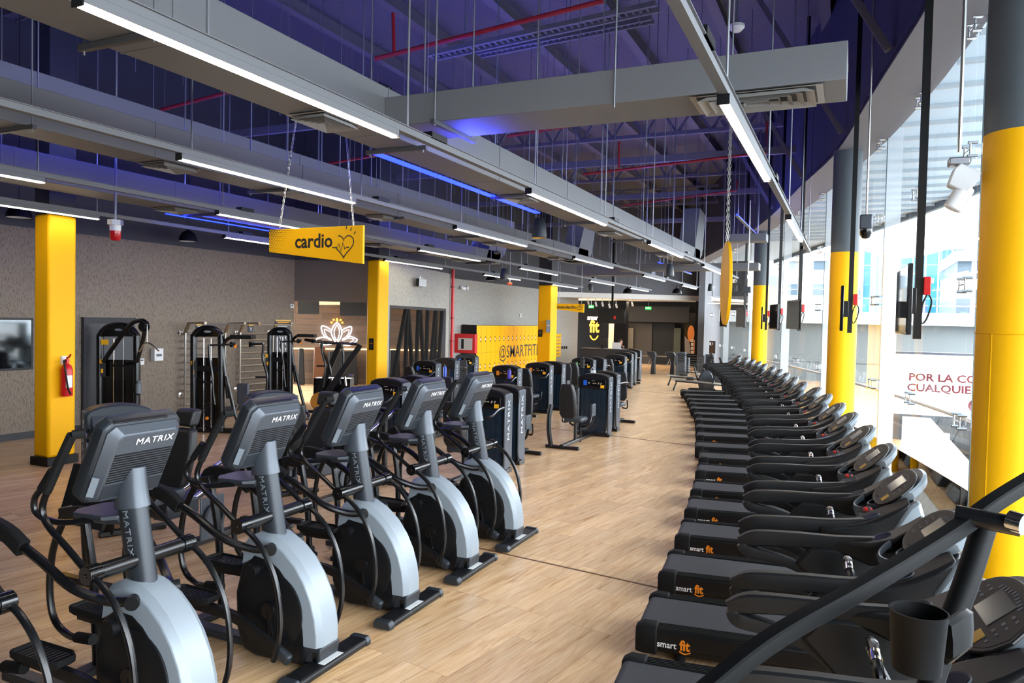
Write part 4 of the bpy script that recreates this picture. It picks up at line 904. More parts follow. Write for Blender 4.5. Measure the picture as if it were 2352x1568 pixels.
def seat_parts(t, L, s, kind):   # seat on the -y side (s=-1) or +y side
    g = MB(); g.b2((-.03, s*.1, .03), (.05, s*(L+.02), .09)); g.b2((-.32, s*(L-.1), 0), (.32, s*(L-.02), .06)); g.build('floor_frame', BLKS, t, .012)
    ps = MB(); ps.sweep([(-.22, s*(L-.06), .03), (-.25, s*(L-.02), .3), (-.26, s*(L-.04), .6), (-.25, s*(L-.1), .78)], .05, .03, n=10, square=True); ps.build('end_post', BLK, t)
    st = MB(); st.sweep([(.01, s*(L*.62), .06), (.01, s*(L*.62), .42)], .035, n=10, k=1); st.build('seat_post', BLKS, t)
    c = MB(); c.box((.01, s*(L*.62), .47), (.36, .38, .09)); c.build('seat_cushion', VINYLG, t, .035, seg=3)
    b = MB(); b.loft([[(x, s*(L*.82+y)+s*(z-.5)*.16, z) for x, y in ((-w, -.04), (w, -.04), (w*.85, .05), (-w*.85, .05))] for z, w in ((.52, .13), (.6, .18), (1.0, .16), (1.16, .11))]); b.build('back_pad', VINYL, t, .025, seg=3)
    for q in (-1, 1):
        if kind == 'abductor':
            p = MB(); p.loft([[(q*(.24+a), s*(L*.45+b), z) for a, b in ((-.03, -.1), (.03, -.1), (.03, .1), (-.03, .1))] for z in (.5, .62, .74)]); p.build('knee_pad', VINYLG, t, .02)
            a = MB(); a.sweep([(q*.05, s*L*.5, .30), (q*.2, s*L*.47, .34), (q*.26, s*L*.45, .5)], .02, n=8); a.build('lever_arm', BLKS, t)
        else:
            a = MB(); a.sweep([(q*.3, s*.1, 1.0), (q*.36, s*L*.35, 1.0), (q*.34, s*L*.5, .92), (q*.2, s*L*.52, .9)], .02, n=8); a.build('press_arm', BLKS, t)
        h = MB(); h.sweep([(q*.16, s*L*.6, .40), (q*.27, s*L*.6, .40), (q*.29, s*L*.55, .58)], .015, n=8); h.build('hand_grip', BLKS, t)
    w = MB(); w.lathe([(0, .26), (.12, .26), (.12, .29), (0, .29)], (.02, s*L*.48, 0), 20); w.lathe([(0, 0), (.02, 0), (.02, .26), (0, .26)], (.02, s*L*.48, 0), 10); w.build('pivot_disc', BLKS, t)
def machine(cx, cy, rz, front, card, label, L=1.2, kind='press', top=BLK):
    t = thing('weight_machine', label, 'weight machine', (cx-.335*math.cos(rz), cy-.335*math.sin(rz)+.13, 0), rz, 'black stack weight machines')
    # towers turned away show their plain back to the camera
    if front: tower_parts(t, True, card, top); seat_parts(t, L, -1, kind)
    else:
        sub = thing('x', None, None); t2 = t
        tower_parts(t, False, card, top)
        for ch in t.children:
            pass
        bpy.data.objects.remove(sub); seat_parts(t, L, 1, kind)
    return t
# a tower facing away: build cards on the -y side so they still face the camera
OC = ORANGE
machine(-4.6, 9.95, 0, True, BLUEC, 'black weight machine behind the last elliptical, with white lettering down its grey edge', 1.3)
machine(-4.7, 10.68, 0, False, BLUEC, 'black weight machine with the tall seat pad at the aisle, right of the ellipticals', .95, 'abductor')
machine(-4.3, 14.2, 0, True, BLUEC, 'black hip machine with blue card and white box on top, seat towards the camera', 1.9, 'abductor')
machine(-4.38, 15.02, 0, False, BLUEC, 'black weight machine directly behind the one with the blue card and white box', 1.5)
machine(-6.82, 10.6, 0, True, OC, 'black weight machine with orange card, just right of the second square column', 1.3)
machine(-6.79, 11.35, 0, False, OC, 'black weight machine back to back with the orange-card one near the second column', 1.3)
machine(-6.83, 15.4, 0, True, OC, 'black weight machine with orange card and a purple bottle on its side', 1.1)
machine(-6.68, 17.0, 0, True, OC, 'black weight machine with orange card in front of the third yellow column', .95)
machine(-6.62, 17.72, 0, False, OC, 'black weight machine behind the orange-card one, its seat facing the lockers', 1.2, 'abductor')
machine(-6.64, 20.3, 0, True, GREENC, 'black weight machine with green card and dark bottle, under the musculación sign', 1.0)
machine(-6.55, 21.0, 0, False, GREENC, 'black weight machine with only its grey edge seen behind the green-card one', .9)
machine(-6.50, 23.1, 0, True, GREENC, 'black weight machine with a single green card at the top', .9)
machine(-6.85, 25.2, 0, True, REDC, 'black weight machine with red cards, in front of the reception desk', .9)
machine(-7.1, 26.6, 0, False, REDC, 'black weight machine behind the red-card one', .8)
machine(-7.44, 28.6, 0, True, REDC, 'farthest black weight machine, next to the yellow post', .8)
machine(-9.1, 15.6, 0, True, BLUEC, 'black weight machine standing in front of the slanting black posts', .9)
machine(-9.4, 17.1, 0, False, BLUEC, 'black weight machine in front of the red standpipe, blue bottle on its side', 1.0)
machine(-10.0, 19.4, 0, True, BLUEC, 'black weight machine below the red fire hose cabinet', .9)
A = math.radians(63)
machine(-7.32, 5.9, A, True, BLUEC, 'large grey-topped weight machine with a blue number card behind the nearest consoles', .9, 'press', GREYD)
machine(-7.0, 8.0, A, True, BLUEC, 'large grey-topped weight machine directly in front of the wall bars', .9, 'press', GREYD)
machine(-7.2, 4.1, A, True, BLUEC, 'grey-topped weight machine cut off by the edge of the photo, with black seat pads', .95, 'abductor', GREYD)
def bottle(p, r, h, m, label, cap=BLK):
    t = thing('water_bottle', label, 'bottle', p)
    MB().lathe([(0, 0), (r, 0), (r, h*.75), (r*.6, h*.85), (r*.6, h*.88), (0, h*.88)], n=16).build('bottle_body', m, t); MB().lathe([(0, h*.88), (r*.62, h*.88), (r*.62, h), (0, h)], n=14).build('bottle_cap', cap, t)
PUR = mat('violet_plastic', '#4A3FA8', .3)
bottle((-6.96, 15.20, .97), .045, .24, PUR, 'violet bottle hanging at the edge of an orange-card machine')
bottle((-9.62, 16.95, .72), .045, .38, mat('blue_plastic', '#2D55C8', .3), 'tall blue and violet bottle on the machine by the red standpipe')
bottle((-6.86, 19.98, .98), .06, .32, BLK, 'black shaker bottle in front of the green-card machine')

# ---------------------------------------------------------------- leg presses with reclining seats
def leg_press(dx, dy, label):
    t = thing('leg_press', label, 'leg press', (dx, dy, 0), 0, 'leg presses behind the elliptical trainers')
    Y = lambda px, py: AX(px, py, -5.9)
    s = MB(); s.loft([[(x, 4.98+(z-.72)*.30+y-5.05, z) for x, y in ((-w, -.05), (w, -.05), (w, .06), (-w, .06))] for z, w in ((.66, .15), (.72, .19), (1.0, .19), (1.2, .13))]); s.build('back_pad', VINYL, t, .03, seg=3)
    s = MB(); s.loft([[(x, .10+(z-1.22)*.30+y, z) for x, y in ((-w, -.07), (w, -.07), (w, .05), (-w, .05))] for z, w in ((1.22, .12), (1.38, .12))]); s.build('head_pad', VINYL, t, .03, seg=3)
    s = MB(); s.box((0, -.28, .62), (.40, .42, .09), rx=.12); s.build('seat_cushion', VINYLG, t, .03, seg=3)
    for x in (-.13, .13): MB().cyl((x, -.15, .46), (x, 1.35, 1.02), .02, n=12).build('chrome_rail', CHROME, t)
    MB().sweep([(0, -.2, .40), (0, 1.4, .98)], .09, .035, n=4, k=1).build('rail_beam', GREYD, t, .008)
    c = MB(); c.b2((-.16, -.25, .40), (.16, .12, .56)); c.build('seat_carriage', GREYD, t, .02)
    c = MB(); c.cyl((-.22, 1.38, 1.03), (.22, 1.38, 1.03), .03); c.build('end_bar', BLKS, t)
    c = MB(); c.sweep([(0, 1.33, .98), (0, 1.36, .04)], .04, n=10, k=1); c.build('rear_post', BLKS, t)
    c = MB(); c.b2((-.05, -.95, .03), (.05, 1.45, .10)); c.b2((-.35, 1.35, 0), (.35, 1.43, .05)); c.b2((-.35, -.95, 0), (.35, -.87, .05)); c.build('floor_beam', BLKS, t, .01)
    c = MB(); c.box((0, -.9, .75), (.55, .04, .5), rx=-.3); c.build('foot_plate', BLK, t, .01)
    c = MB(); c.sweep([(0, -.90, .06), (0, -.93, .6)], .04, n=8, k=1); c.build('plate_post', BLKS, t)
    w = MB(); w.lathe([(.10, -.02), (.13, -.02), (.13, .02), (.10, .02)], (.1, .35, .30), 24, axis='x', cap=False); w.build('cable_wheel', GREYD, t)
    w = MB(); w.b2((.07, .2, .08), (.09, .5, .5)); w.build('side_plate', GREY, t, .01)
leg_press(-5.75, 5.05, 'leg press with black reclining seat between the first two elliptical consoles')
leg_press(-5.75, 7.15, 'leg press with black reclining seat behind the middle elliptical')

# ---------------------------------------------------------------- arch-framed cable machines near the textured wall
VR = math.radians(24.4)
def plane(px0, py0, dist, rz=VR):
    k = dist/1700; p = CAM+_ray(px0, py0)*k
    Ri = Matrix.Rotation(-rz, 3, 'Z')
    def f(px, py, d=0):
        q = Ri @ (CAM+_ray(px, py)*((dist+d)/1700)-V((p.x, p.y, 0))); return (q.x, q.y, max(q.z, .03))
    return p, f, k
def arch_tower(t, f, xl, xr, yt, yb, k, rz):
    w = xr-xl
    a = MB(); a.sweep([f(xl+4, yb), f(xl+4, yt+.55*w), f(xl+6, yt+.25*w), f(xl+.3*w, yt+4), f(xr-.3*w, yt+4), f(xr-6, yt+.25*w), f(xr-4, yt+.55*w), f(xr-4, yb)], .062, .07, n=12, up=(0, 1, 0)); a.build('arch_frame', BLKS, t)
    c = MB(); c.loft([[f(x, y, d) for x, y in ((xl+.1*w, yt+.30*w), (xl+.22*w, yt+.12*w), (xl+.4*w, yt+1), (xr-.4*w, yt+1), (xr-.22*w, yt+.12*w), (xr-.1*w, yt+.30*w))] for d in (-.07, .07)]); co = c.build('head_cover', GBLK, t, .01)
    m = f((xl+xr)/2, yt+.13*w, -.075); e = MB(); e.lathe([(0, 0), (.075, 0), (.07, -.008), (0, -.01)], (0, 0, 0), 20, axis='y'); e.xf(Matrix.Translation(m) @ Matrix.Scale(.3, 4, (0, 0, 1))); e.build('oval_badge', SILV, co)
    s = MB(); s.add([f(xl+8, yt+.75*w, .05), f(xr-8, yt+.75*w, .05), f(xr-8, yb, .05), f(xl+8, yb, .05)], [(0, 1, 2, 3)]); 
    s = MB(); q = f(xl+9, yt+.55*w, .0); r = f(xr-9, yb, 0); s.b2((q[0], .02, r[2]+.05), (r[0], .07, q[2]-.25)); s.build('stack_cover', GBLK, t)
    for x in (.38, .62): MB().cyl(f(xl+x*w, yt+.35*w, -.01), f(xl+x*w, yb, -.01), .009, n=8).build('guide_rod', CHROME, t)
    s = MB()
    for i in range(16): z = .12+.028*i; c0 = f((xl+xr)/2, yb)[0]; s.b2((c0-.1, -.03, z), (c0+.1, .015, z+.024))
    o = s.build('weight_plates', BLK, t, .002); o['kind'] = 'stuff'
    s = MB(); q = f(xl+.30*w, 0)[0]; s.b2((q-.02, -.06, 1.05), (q+.09, -.05, 1.38)); s.build('instruction_card', DARK, t)
    s = MB(); s.b2((q-.02, -.062, 1.30), (q+.03, -.0605, 1.38)); s.build('card_print', YTAG, t); s = MB(); s.b2((q+.01, -.062, 1.12), (q+.05, -.0605, 1.2)); s.build('card_figure', YTAG, t)
    s = MB(); c0 = f((xl+xr)/2, yb)[0]; s.b2((c0-.42, -.05, 0), (c0+.42, .08, .07)); s.build('base', BLKS, t, .01)
# lat pulldown
p, f, k = plane(272, 850, 14.2)
t = thing('cable_machine', 'black pulldown machine with chrome curved bar in front of the dark grey panel', 'cable machine', (p.x, p.y, 0), VR)
arch_tower(t, f, 226, 318, 745, f(0, 0)[2]/k+850 if 0 else 850+p.z/k, k, VR)
MB().sweep([f(238, 830, -.1), f(262, 795, -.2), f(300, 745, -.45), (f(325, 736, -.6)), f(337, 742, -.65)], .04, .05, n=10, up=(0, 1, 0)).build('boom', BLKS, t)
MB().sweep([f(315, 830, -.1), f(325, 795, -.3), f(333, 760, -.55), f(336, 745, -.65)], .035, .045, n=10, up=(0, 1, 0)).build('boom_brace', BLKS, t)
MB().sweep([f(316, 808, -.65), f(322, 804, -.65), f(332, 789, -.65), f(345, 789, -.65), f(365, 806, -.65)], .014, n=10).build('pulldown_bar', CHROME, t)
MB().cyl(f(338, 745, -.65), f(338, 789, -.65), .006, n=6).build('cable', STEEL, t)
MB().lathe([(0, -.02), (.1, -.02), (.1, .02), (0, .02)], f(331, 750, -.62), 20, axis='y').build('pulley', BLK, t)
MB().b2((-.30, -.075, 1.66), (-.16, -.06, 1.76)).build('yellow_plate', YTAG, t, .004)
MB().sweep([(-.02, -.25, 1.28), (.38, -.25, 1.28)], .02, n=8, k=1).build('knee_bar', BLKS, t)
MB().sweep([f(308, 890, -.05), f(318, 905, -.1)], .03, n=4, k=1).build('bottle_bracket', BLK, t)
q = Matrix.Rotation(VR, 4, 'Z') @ V(f(318, 903, -.14)); bottle((p.x+q.x, p.y+q.y, q.z), .05, .24, mat('smoky_plastic', '#6B757C', .2), 'smoky grey shaker bottle held on the pulldown machine', GREY)
# cable crossover pair
def cable_station(pts, dist, label, seat=True):
    (xl, xr, yt) = pts; p, f, k = plane((xl+xr)/2, 850, dist); t = thing('cable_machine', label, 'cable machine', (p.x, p.y, 0), VR)
    yb = 850+p.z/k; arch_tower(t, f, xl, xr, yt, yb, k, VR); S = (xr-xl)/70.
    X = lambda dx: xr+dx*S; Yv = lambda dy: yt+dy*S
    MB().sweep([f(X(12), Yv(160)), f(X(4), Yv(95)), f(X(0), Yv(50)), f(X(5), Yv(32)), f(X(22), Yv(22)), f(X(70), Yv(22))], .035, .045, n=10, up=(0, 1, 0)).build('boom', BLKS, t)
    MB().sweep([f(X(8), Yv(110)), f(X(25), Yv(185)), f(X(42), Yv(250)), f(X(45), yb)], .035, .045, n=10, up=(0, 1, 0)).build('support_leg', BLKS, t)
    MB().b2(f(X(15), Yv(26), -.12), f(X(75), Yv(17), .12)).build('pulley_head', BLK, t, .01)
    for x in (22, 65): MB().lathe([(0, 0), (.055, 0), (.055, .1), (0, .1)], f(X(x), Yv(44), -.02), 14).build('pulley_housing', BLK, t)
    MB().sweep([f(X(-32), Yv(40), -.3), f(X(28), Yv(38), -.05)], .02, n=8, k=1).build('arm_tube', BLKS, t)
    MB().sweep([f(X(60), Yv(38), -.05), f(X(92), Yv(37), -.25)], .02, n=8, k=1).build('arm_tube', BLKS, t)
    for x in (-32, 92):
        MB().sweep([f(X(x), Yv(38), -.3), f(X(x+(2 if x < 0 else -2)), Yv(70), -.3), f(X(x+(8 if x < 0 else 8)), Yv(110), -.3), f(X(x+(10 if x < 0 else 6)), Yv(145), -.3), f(X(x+14 if x < 0 else x+2), Yv(175), -.3)], .022, n=10).build('press_handle', BLKS, t)
        MB().cyl(f(X(x-12 if x < 0 else x-18), Yv(124 if x < 0 else 112), -.3), f(X(x+8), Yv(124 if x < 0 else 112), -.3), .018).build('cross_grip', RUB, t)
    MB().b2(f(X(-60), Yv(86), -.05), f(X(6), Yv(100), .05)).build('crossbar', BLK, t, .01)
    for x in (26,): MB().cyl(f(X(x), Yv(45), -.03), f(X(x+3), Yv(38), -.03), .03).build('orange_pin', ORANGE, t)
    c = f((xl+xr)/2, Yv(205), -.05); MB().lathe([(0, 0), (.03, 0), (.03, -.03), (0, -.03)], c, 12, axis='y').build('selector_knob', ORANGE, t)
    MB().b2((0, -.06, .0), (f(X(60), 0)[0], .06, .09)).build('floor_beam', BLK, t, .01)
    if seat: b = f(X(46), Yv(150), -.12); MB().box(b, (.22, .08, .40)).build('back_pad', VINYLG, t, .03, seg=3)
    MB().b2(f(X(-5), Yv(206), -.07), f(X(-1), Yv(226), -.065)).build('white_label', WHITEP, t)
cable_station((441, 512, 752), 14.3, 'black cable machine with chest-press arms in front of the first wall bars')
cable_station((616, 670, 754), 17.4, 'black cable machine in front of the dark exercise poster', False)
# plate-loaded press with crossing black bars in front of the glowing sign
p, f, k = plane(775, 860, 17.5); t = thing('plate_press', 'black plate-loaded machine with two crossing bars under the glowing flower', 'weight machine', (p.x, p.y, 0), VR)
yb = 860+p.z/k
MB().sweep([f(722, 925), f(782, 788)], .06, .05, n=4, k=1, up=(0, 1, 0)).build('slanted_bar', BLK, t, .006)
MB().sweep([f(742, 915, -.4), f(828, 792, -.4)], .06, .05, n=4, k=1, up=(0, 1, 0)).build('slanted_bar', BLK, t, .006)
MB().sweep([f(700, 780), f(740, 786), f(820, 790)], .035, n=10, k=1).build('crossbar', BLKS, t)
for a in ([(738, 785), (740, 805), (755, 835), (760, 862)], [(783, 790), (788, 810), (788, 840), (786, 864)]): MB().sweep([f(*q_, -.2) for q_ in a], .03, n=10).build('press_handle', BLKS, t)
for x0, y0, x1, y1 in ((762, 870, 765, 890), (792, 865, 795, 886), (800, 862, 812, 862), (784, 912, 782, 935)): MB().cyl(f(x0, y0, -.25), f(x1, y1, -.25), .028).build('chrome_sleeve', CHROME, t)
MB().lathe([(0, -.03), (.22, -.03), (.22, .03), (0, .03)], f(735, 922, -.3), 24, axis='y').build('weight_disc', mat('amber_plate', '#B97A2A', .4), t)
MB().b2(f(720, 868, .1), f(812, yb-2, .5)).build('machine_base', GBLK, t, .01)
MB().b2(f(705, yb-8, -.5), f(830, yb, -.4)).build('floor_beam', BLKS, t, .01)

# ---------------------------------------------------------------- climber in front of the camera
def PD(px, py, d): return CAM+_ray(px, py)*(d/1700)
t = thing('stair_climber', 'blurred black stair climber rails with cup holder right in front of the camera', 'stair climber', tuple(PD(2150, 1500, 1.4)))
oo = V(t.location)
MT2 = mat('satin_black_rail', '#090A0B', .55, spec=.15)
S = lambda L_: [tuple(PD(*q_)-oo) for q_ in L_]
MB().sweep(S([(1560, 1640, 1.05), (1760, 1478, 1.12), (1960, 1362, 1.2), (2110, 1272, 1.28), (2210, 1208, 1.34), (2290, 1150, 1.38), (2420, 1070, 1.45)]), .015, .0145, n=12, square=True).build('handrail', MT2, t)
MB().sweep(S([(2268, 1185, 1.40), (2222, 1330, 1.36), (2170, 1470, 1.33), (2120, 1640, 1.30), (2080, 1900, 1.28)])+[(V((.62, .95, 0))-oo)], .021, .021, n=14, k=6).build('upright', MT2, t)
MB().cyl(*S([(2195, 1180, 1.36), (2345, 1210, 1.30)]), .017).build('pulse_grip', BLKS, t)
MB().cyl(*S([(2318, 1195, 1.31), (2352, 1205, 1.29)]), .019).build('grip_sensor', CHROME, t)
c = PD(2108, 1455, 1.12)-oo
cup = MB(); cup.lathe([(.034, -.055), (.040, .033), (.0415, .036), (.0385, .036), (.032, -.05), (0, -.05)], (0, 0, 0), 28, cap=False); cup.lathe([(0, -.055), (.034, -.055)], n=28, cap=False); cup.xf(Matrix.Translation(c)); cup.build('cup_holder', MT2, t)
MB().sweep([c+V((.04, .02, -.01)), c+V((.075, .09, -.01)), V(S([(2165, 1490, 1.33)])[0])], .010, .03, n=8, k=3, square=True).build('holder_bracket', MT2, t)
b = MB(); b.b2((.45-oo.x, .55-oo.y, 0-oo.z), (.95-oo.x, 1.05-oo.y, .12-oo.z)); b.build('base_frame', BLK, t, .02)
o = MB().b2((0, 0, 0), (.08, .08, .05)).build('tissue_box', WHITEP); o.location = (-4.72, 14.26, 1.268); tag(o, 'small white box lying on top of the blue-card hip machine', 'box')
# ---------------------------------------------------------------- things on the left wall
XW = XL+.01
def wrect(name, a, b, m, label, cat, th=.03, kids=None, x=XW):
    p, q = AX(*a, x), AX(*b, x); y0, y1 = sorted((p.y, q.y)); z0, z1 = sorted((p.z, q.z)); t = thing(name, label, cat, (x, (y0+y1)/2, (z0+z1)/2))
    w, h = (y1-y0)/2, (z1-z0)/2; MB().b2((0, -w, -h), (th, w, h)).build('panel', m, t, .003); return t, w, h
t = thing('wall_mirror', 'dark framed mirror strip on the textured wall beside the first square column', 'mirror', (XL+.01, 5.5, 1.69))
MB().b2((0, -3, -.46), (.02, 3.0, .46)).build('mirror_frame', BLK, t); MB().b2((.02, -2.96, -.42), (.025, 2.96, .42)).build('mirror_glass', mat('mirror', '#4E5254', .05, 1), t)
tag(MB().b2((-11.75, 2.0, 0), (-11.45, 6.7, .5)).build('low_bench', BLK), 'long low black block on the floor behind the first square column', 'bench')
t, w, h = wrect('wall_board', (187, 728), (305, 1000), mat('slate_board', '#303238', .5), 'tall dark grey framed board leaning flat on the wall behind the pulldown machine', 'board', .05)
MB().b2((.05, -w, h-.12), (.07, w, h)).build('board_frame', DARK, t); MB().b2((.05, -w, -h), (.07, -w+.10, h-.12)).build('board_frame', DARK, t)
t, w, h = wrect('soap_dispenser', (346, 800), (366, 827), WHITEP, 'white soap dispenser on the wall right of the pulldown machine', 'dispenser', .12); MB().b2((.12, -w*.6, -h*.3), (.125, w*.6, h*.1)).build('dispenser_window', GREY, t)
t, w, h = wrect('wall_switch', (319, 823), (329, 837), WHITEP, 'white thermostat on the wall just left of the soap dispenser', 'switch'); MB().b2((.03, -w*.5, h*.3), (.033, w*.5, h*.6)).build('display', GBLK, t)
t, w, h = wrect('wall_switch', (666, 698), (673, 707), WHITEP, 'small white thermostat high on the wall next to the studio opening', 'switch'); MB().b2((.03, -w*.5, -h*.1), (.033, w*.5, h*.5)).build('display', GBLK, t)
def poster(a, b, m, label, big=False):
    t, w, h = wrect('poster', a, b, m, label, 'poster', .008); 
    MB().b2((.008, -w, h-.035), (.012, w, h)).build('top_bar', mat('gold_bar', '#D8A94A', .4), t)
    g = MB()
    if big:
        MB().b2((.0085, -w*.7, h*.80), (.0095, w*.75, h*.88)).build('title_line', YTAG, t)
        for i in range(3): g.b2((.0085, -w*.7, h*(.72-.07*i)), (.0095, w*(.75-.2*i), h*(.74-.07*i)))
        for z in (.38, .1, -.2, -.5):
            for y in (-.35, .35): g.sweep([(.009, w*(y-.1), h*(z+.1)), (.009, w*y, h*z), (.009, w*(y+.05), h*(z-.1))], .006, n=4, k=1); g.sweep([(.009, w*(y-.12), h*z), (.009, w*(y+.14), h*(z+.05))], .005, n=4, k=1)
    else:
        g.sweep([(.009, -w*.5, h*.3), (.009, 0, h*.1), (.009, w*.5, h*.3)], .006, n=4, k=1); g.sweep([(.009, 0, h*.1), (.009, 0, -h*.4)], .01, n=4, k=1)
    o = g.build('exercise_figures', WHITE, t); o['kind'] = 'stuff'
PST = mat('slate_poster', '#3F444B', .5)
poster((632, 734), (666, 824), PST, 'tall dark stretching poster with white figures, by the second cable machine', True)
poster((450, 744), (462, 757), PST, 'small dark notice on the wall within the first wall bars')
poster((570, 745), (581, 765), PST, 'small dark notice with a figure, above the second wall bars')
def wall_bars(y0, y1, label):
    t = thing('wall_bars', label, 'wall bars', (XL, (y0+y1)/2, 0), 0, 'steel wall bars'); w = (y1-y0)/2
    for s in (-1, 1):
        m = MB(); m.sweep([(.05, s*w, .03), (.16, s*w, .28), (.16, s*w, 1.98)], .022, n=10, k=1); m.build('upright', STEEL, t)
        m = MB(); m.sweep([(.14, s*w, 1.82), (.26, s*w, 2.08), (.75, s*w, 2.10)], .018, .035, n=4, k=1, up=(0, 1, 0)); m.build('top_arm', mat('bronze_steel', '#8A7C68', .35, .8), t)
        for z in (1.86, .5): m = MB(); m.lathe([(0, 0), (.06, 0), (.06, .02), (.015, .03), (.015, .15), (0, .15)], (0, s*w-s*.0, z), 16, axis='x'); m.build('wall_flange', CHROME, t)
        m = MB(); m.lathe([(0, -.02), (.035, -.02), (.035, .02), (0, .02)], (.72, s*w, 2.07), 14, axis='y'); m.build('bar_end', CHROME, t)
    for i in range(11): MB().cyl((.16, -w, .30+.155*i), (.16, w, .30+.155*i), .018, n=8).build('rung', STEEL, t)
    MB().cyl((.72, -w, 2.07), (.72, w, 2.07), .017, n=8).build('pull_up_bar', STEEL, t)
wall_bars(11.72, 12.86, 'steel wall bars with a pull-up bar, the set further from the glowing flower sign')
wall_bars(13.32, 14.42, 'steel wall bars with a pull-up bar, the set next to the dark poster')
# fire extinguisher on the first column
p = V((-10.63+.09, 7.25, 1.28)); t = thing('fire_extinguisher', 'red fire extinguisher with black hose hung on the first square column', 'fire extinguisher', tuple(p))
MB().lathe([(0, -.26), (.075, -.25), (.08, -.23), (.08, .14), (.06, .20), (.025, .23), (.025, .26), (0, .26)], n=24).build('cylinder', RED, t)
MB().b2((.06, -.055, -.12), (.0815, .03, .06)).build('label', WHITEP, t)
m = MB(); m.b2((-.02, -.02, .25), (.03, .02, .30)); m.sweep([(-.01, 0, .31), (.05, 0, .33), (.09, 0, .37)], .008, .016, n=6, k=1); m.build('valve_handle', RED, t)
MB().sweep([(0, -.02, .27), (.05, -.08, .27), (.09, -.085, .15), (.095, -.05, -.1), (.09, -.0, -.22)], .013, n=8).build('hose', BLK, t)
MB().b2((-.09, -.04, .22), (-.05, .04, .34)).build('wall_bracket', WHITEP, t)
def plaque(loc, ax, w, h, label, m=BLK):
    t = thing('info_plaque', label, 'sign', loc)
    if ax == 'y': MB().b2((-w, -.008, -h), (w, 0, h)).build('plate', m, t); f = lambda x, z: (x, -.009, z); rot = (PI/2, 0, 0)
    else: MB().b2((0, -w, -h), (.008, w, h)).build('plate', m, t); f = lambda x, z: (.009, x, z); rot = (PI/2, 0, PI/2)
    g = MB()
    for i in range(4): a = f(0, -h*.1-h*.16*i); g.box(a, (w*1.2 if ax == 'y' else .001, .001 if ax == 'y' else w*1.2, h*.05))
    o = g.build('small_print', GREY, t); o['kind'] = 'stuff'; a = f(0, h*.15); g = MB(); g.box(a, (w*1.3 if ax == 'y' else .001, .001 if ax == 'y' else w*1.3, h*.1)); g.build('title_line', ORANGE, t)
    a = f(0, h*.6); g = MB(); g.lathe([(w*.25, 0), (w*.4, 0), (w*.4, .001), (w*.25, .001)], a, 16, axis='y' if ax == 'y' else 'x', cap=False); g.build('emblem', GREY, t)
p = AY(853, 790, 15.135); plaque(tuple(p), 'y', .065, .14, 'black notice plate with orange title on the second square column')
p = AY(1241, 765, 26.99); plaque(tuple(p), 'y', .09, .14, 'black notice plate facing the camera on the third square column')
p = AX(1259, 749, -10.62); plaque(tuple(p), 'x', .2, .24, 'grey notice plate on the aisle side of the third square column', GREY)

# ---------------------------------------------------------------- studio behind the header: wood wall, neon flower, light line
WA, WB = V((-17.6, 18.9, 0)), V((-12.75, 22.35, 0)); wd_ = (WB-WA).normalized(); wn = V((wd_.y, -wd_.x, 0))
def WP(px, py, off=.05):
    r = _ray(px, py); A_ = WA+wn*off; den = r.x*wn.x+r.y*wn.y; tt = ((A_-CAM).x*wn.x+(A_-CAM).y*wn.y)/den; return CAM+r*tt
NEON = emit('white_neon', '#E8EEFF', 3.2); NEOY = emit('amber_neon', '#FFB020', 4); WARM = emit('warm_strip', '#FFD27A', 2.5)
o0 = WP(774, 765); t = thing('neon_flower', 'glowing white neon lotus flower with amber rays on the wood wall', 'neon sign', tuple(o0))
F = lambda L_: [WP(660+x/6.03, 680+y/6.03, .08)-o0 for x, y in L_]
def petal(L_, name='petal_tube', m=NEON, r=.018): MB().sweep(F(L_), r, n=6, k=5).build(name, m, t)
petal([(688, 362), (730, 410), (755, 500), (735, 580), (683, 640), (635, 580), (610, 500), (640, 410), (688, 362)])
petal([(688, 395), (712, 440), (722, 500), (708, 570), (683, 610), (655, 560), (648, 500), (662, 440), (688, 395)], r=.012)
petal([(605, 470), (560, 435), (480, 410), (478, 480), (520, 560), (610, 610)]); petal([(590, 495), (550, 470), (515, 460), (525, 520), (560, 570), (600, 590)], r=.012)
petal([(762, 470), (810, 440), (885, 425), (880, 500), (830, 580), (760, 610)]); petal([(775, 500), (810, 478), (855, 468), (845, 520), (810, 565), (765, 590)], r=.012)
petal([(830, 565), (880, 560), (965, 600), (920, 650), (850, 680), (760, 670)]); petal([(840, 585), (880, 585), (920, 605), (880, 635), (820, 650), (770, 640)], r=.012)
petal([(530, 575), (470, 570), (400, 600), (450, 650), (520, 672), (610, 665)])
for x0, y0, x1, y1 in ((606, 355, 618, 370), (638, 316, 646, 335), (689, 308, 690, 348), (742, 318, 734, 338), (768, 360, 757, 372)): petal([(x0, y0), (x1, y1)], 'ray_tube', NEOY, .03)
a, b = WP(660, 799.5), WP(1012, 804.8); tag(MB().sweep([a, b], .02, n=4, k=1).build('light_strip', WARM), 'thin warm light line running along the wood wall', 'light strip')
for (x0, y0, x1, y1, lb) in ((684, 690, 733, 721, 'dark hanging screen at the left end of the wood-walled studio'), (781, 692, 842, 725, 'dark hanging screen nearer the second square column')):
    q = [WP(x0, y0, 1.5), WP(x1, y0, 1.5), WP(x1, y1, 1.5), WP(x0, y1, 1.5)]; c = sum(q, V())/4; t = thing('studio_screen', lb, 'screen', tuple(c))
    MB().loft([[v-c+wn*.0 for v in q], [v-c-wn*.08 for v in q]]).build('screen_case', mat('screen_black', '#08090B', .35), t); MB().cyl((0, 0, 0)-wn*.04 if 0 else tuple(-wn*.04), tuple(V((0, 0, 3.2-c.z))-wn*.04), .015, n=6).build('ceiling_pole', BLK, t)
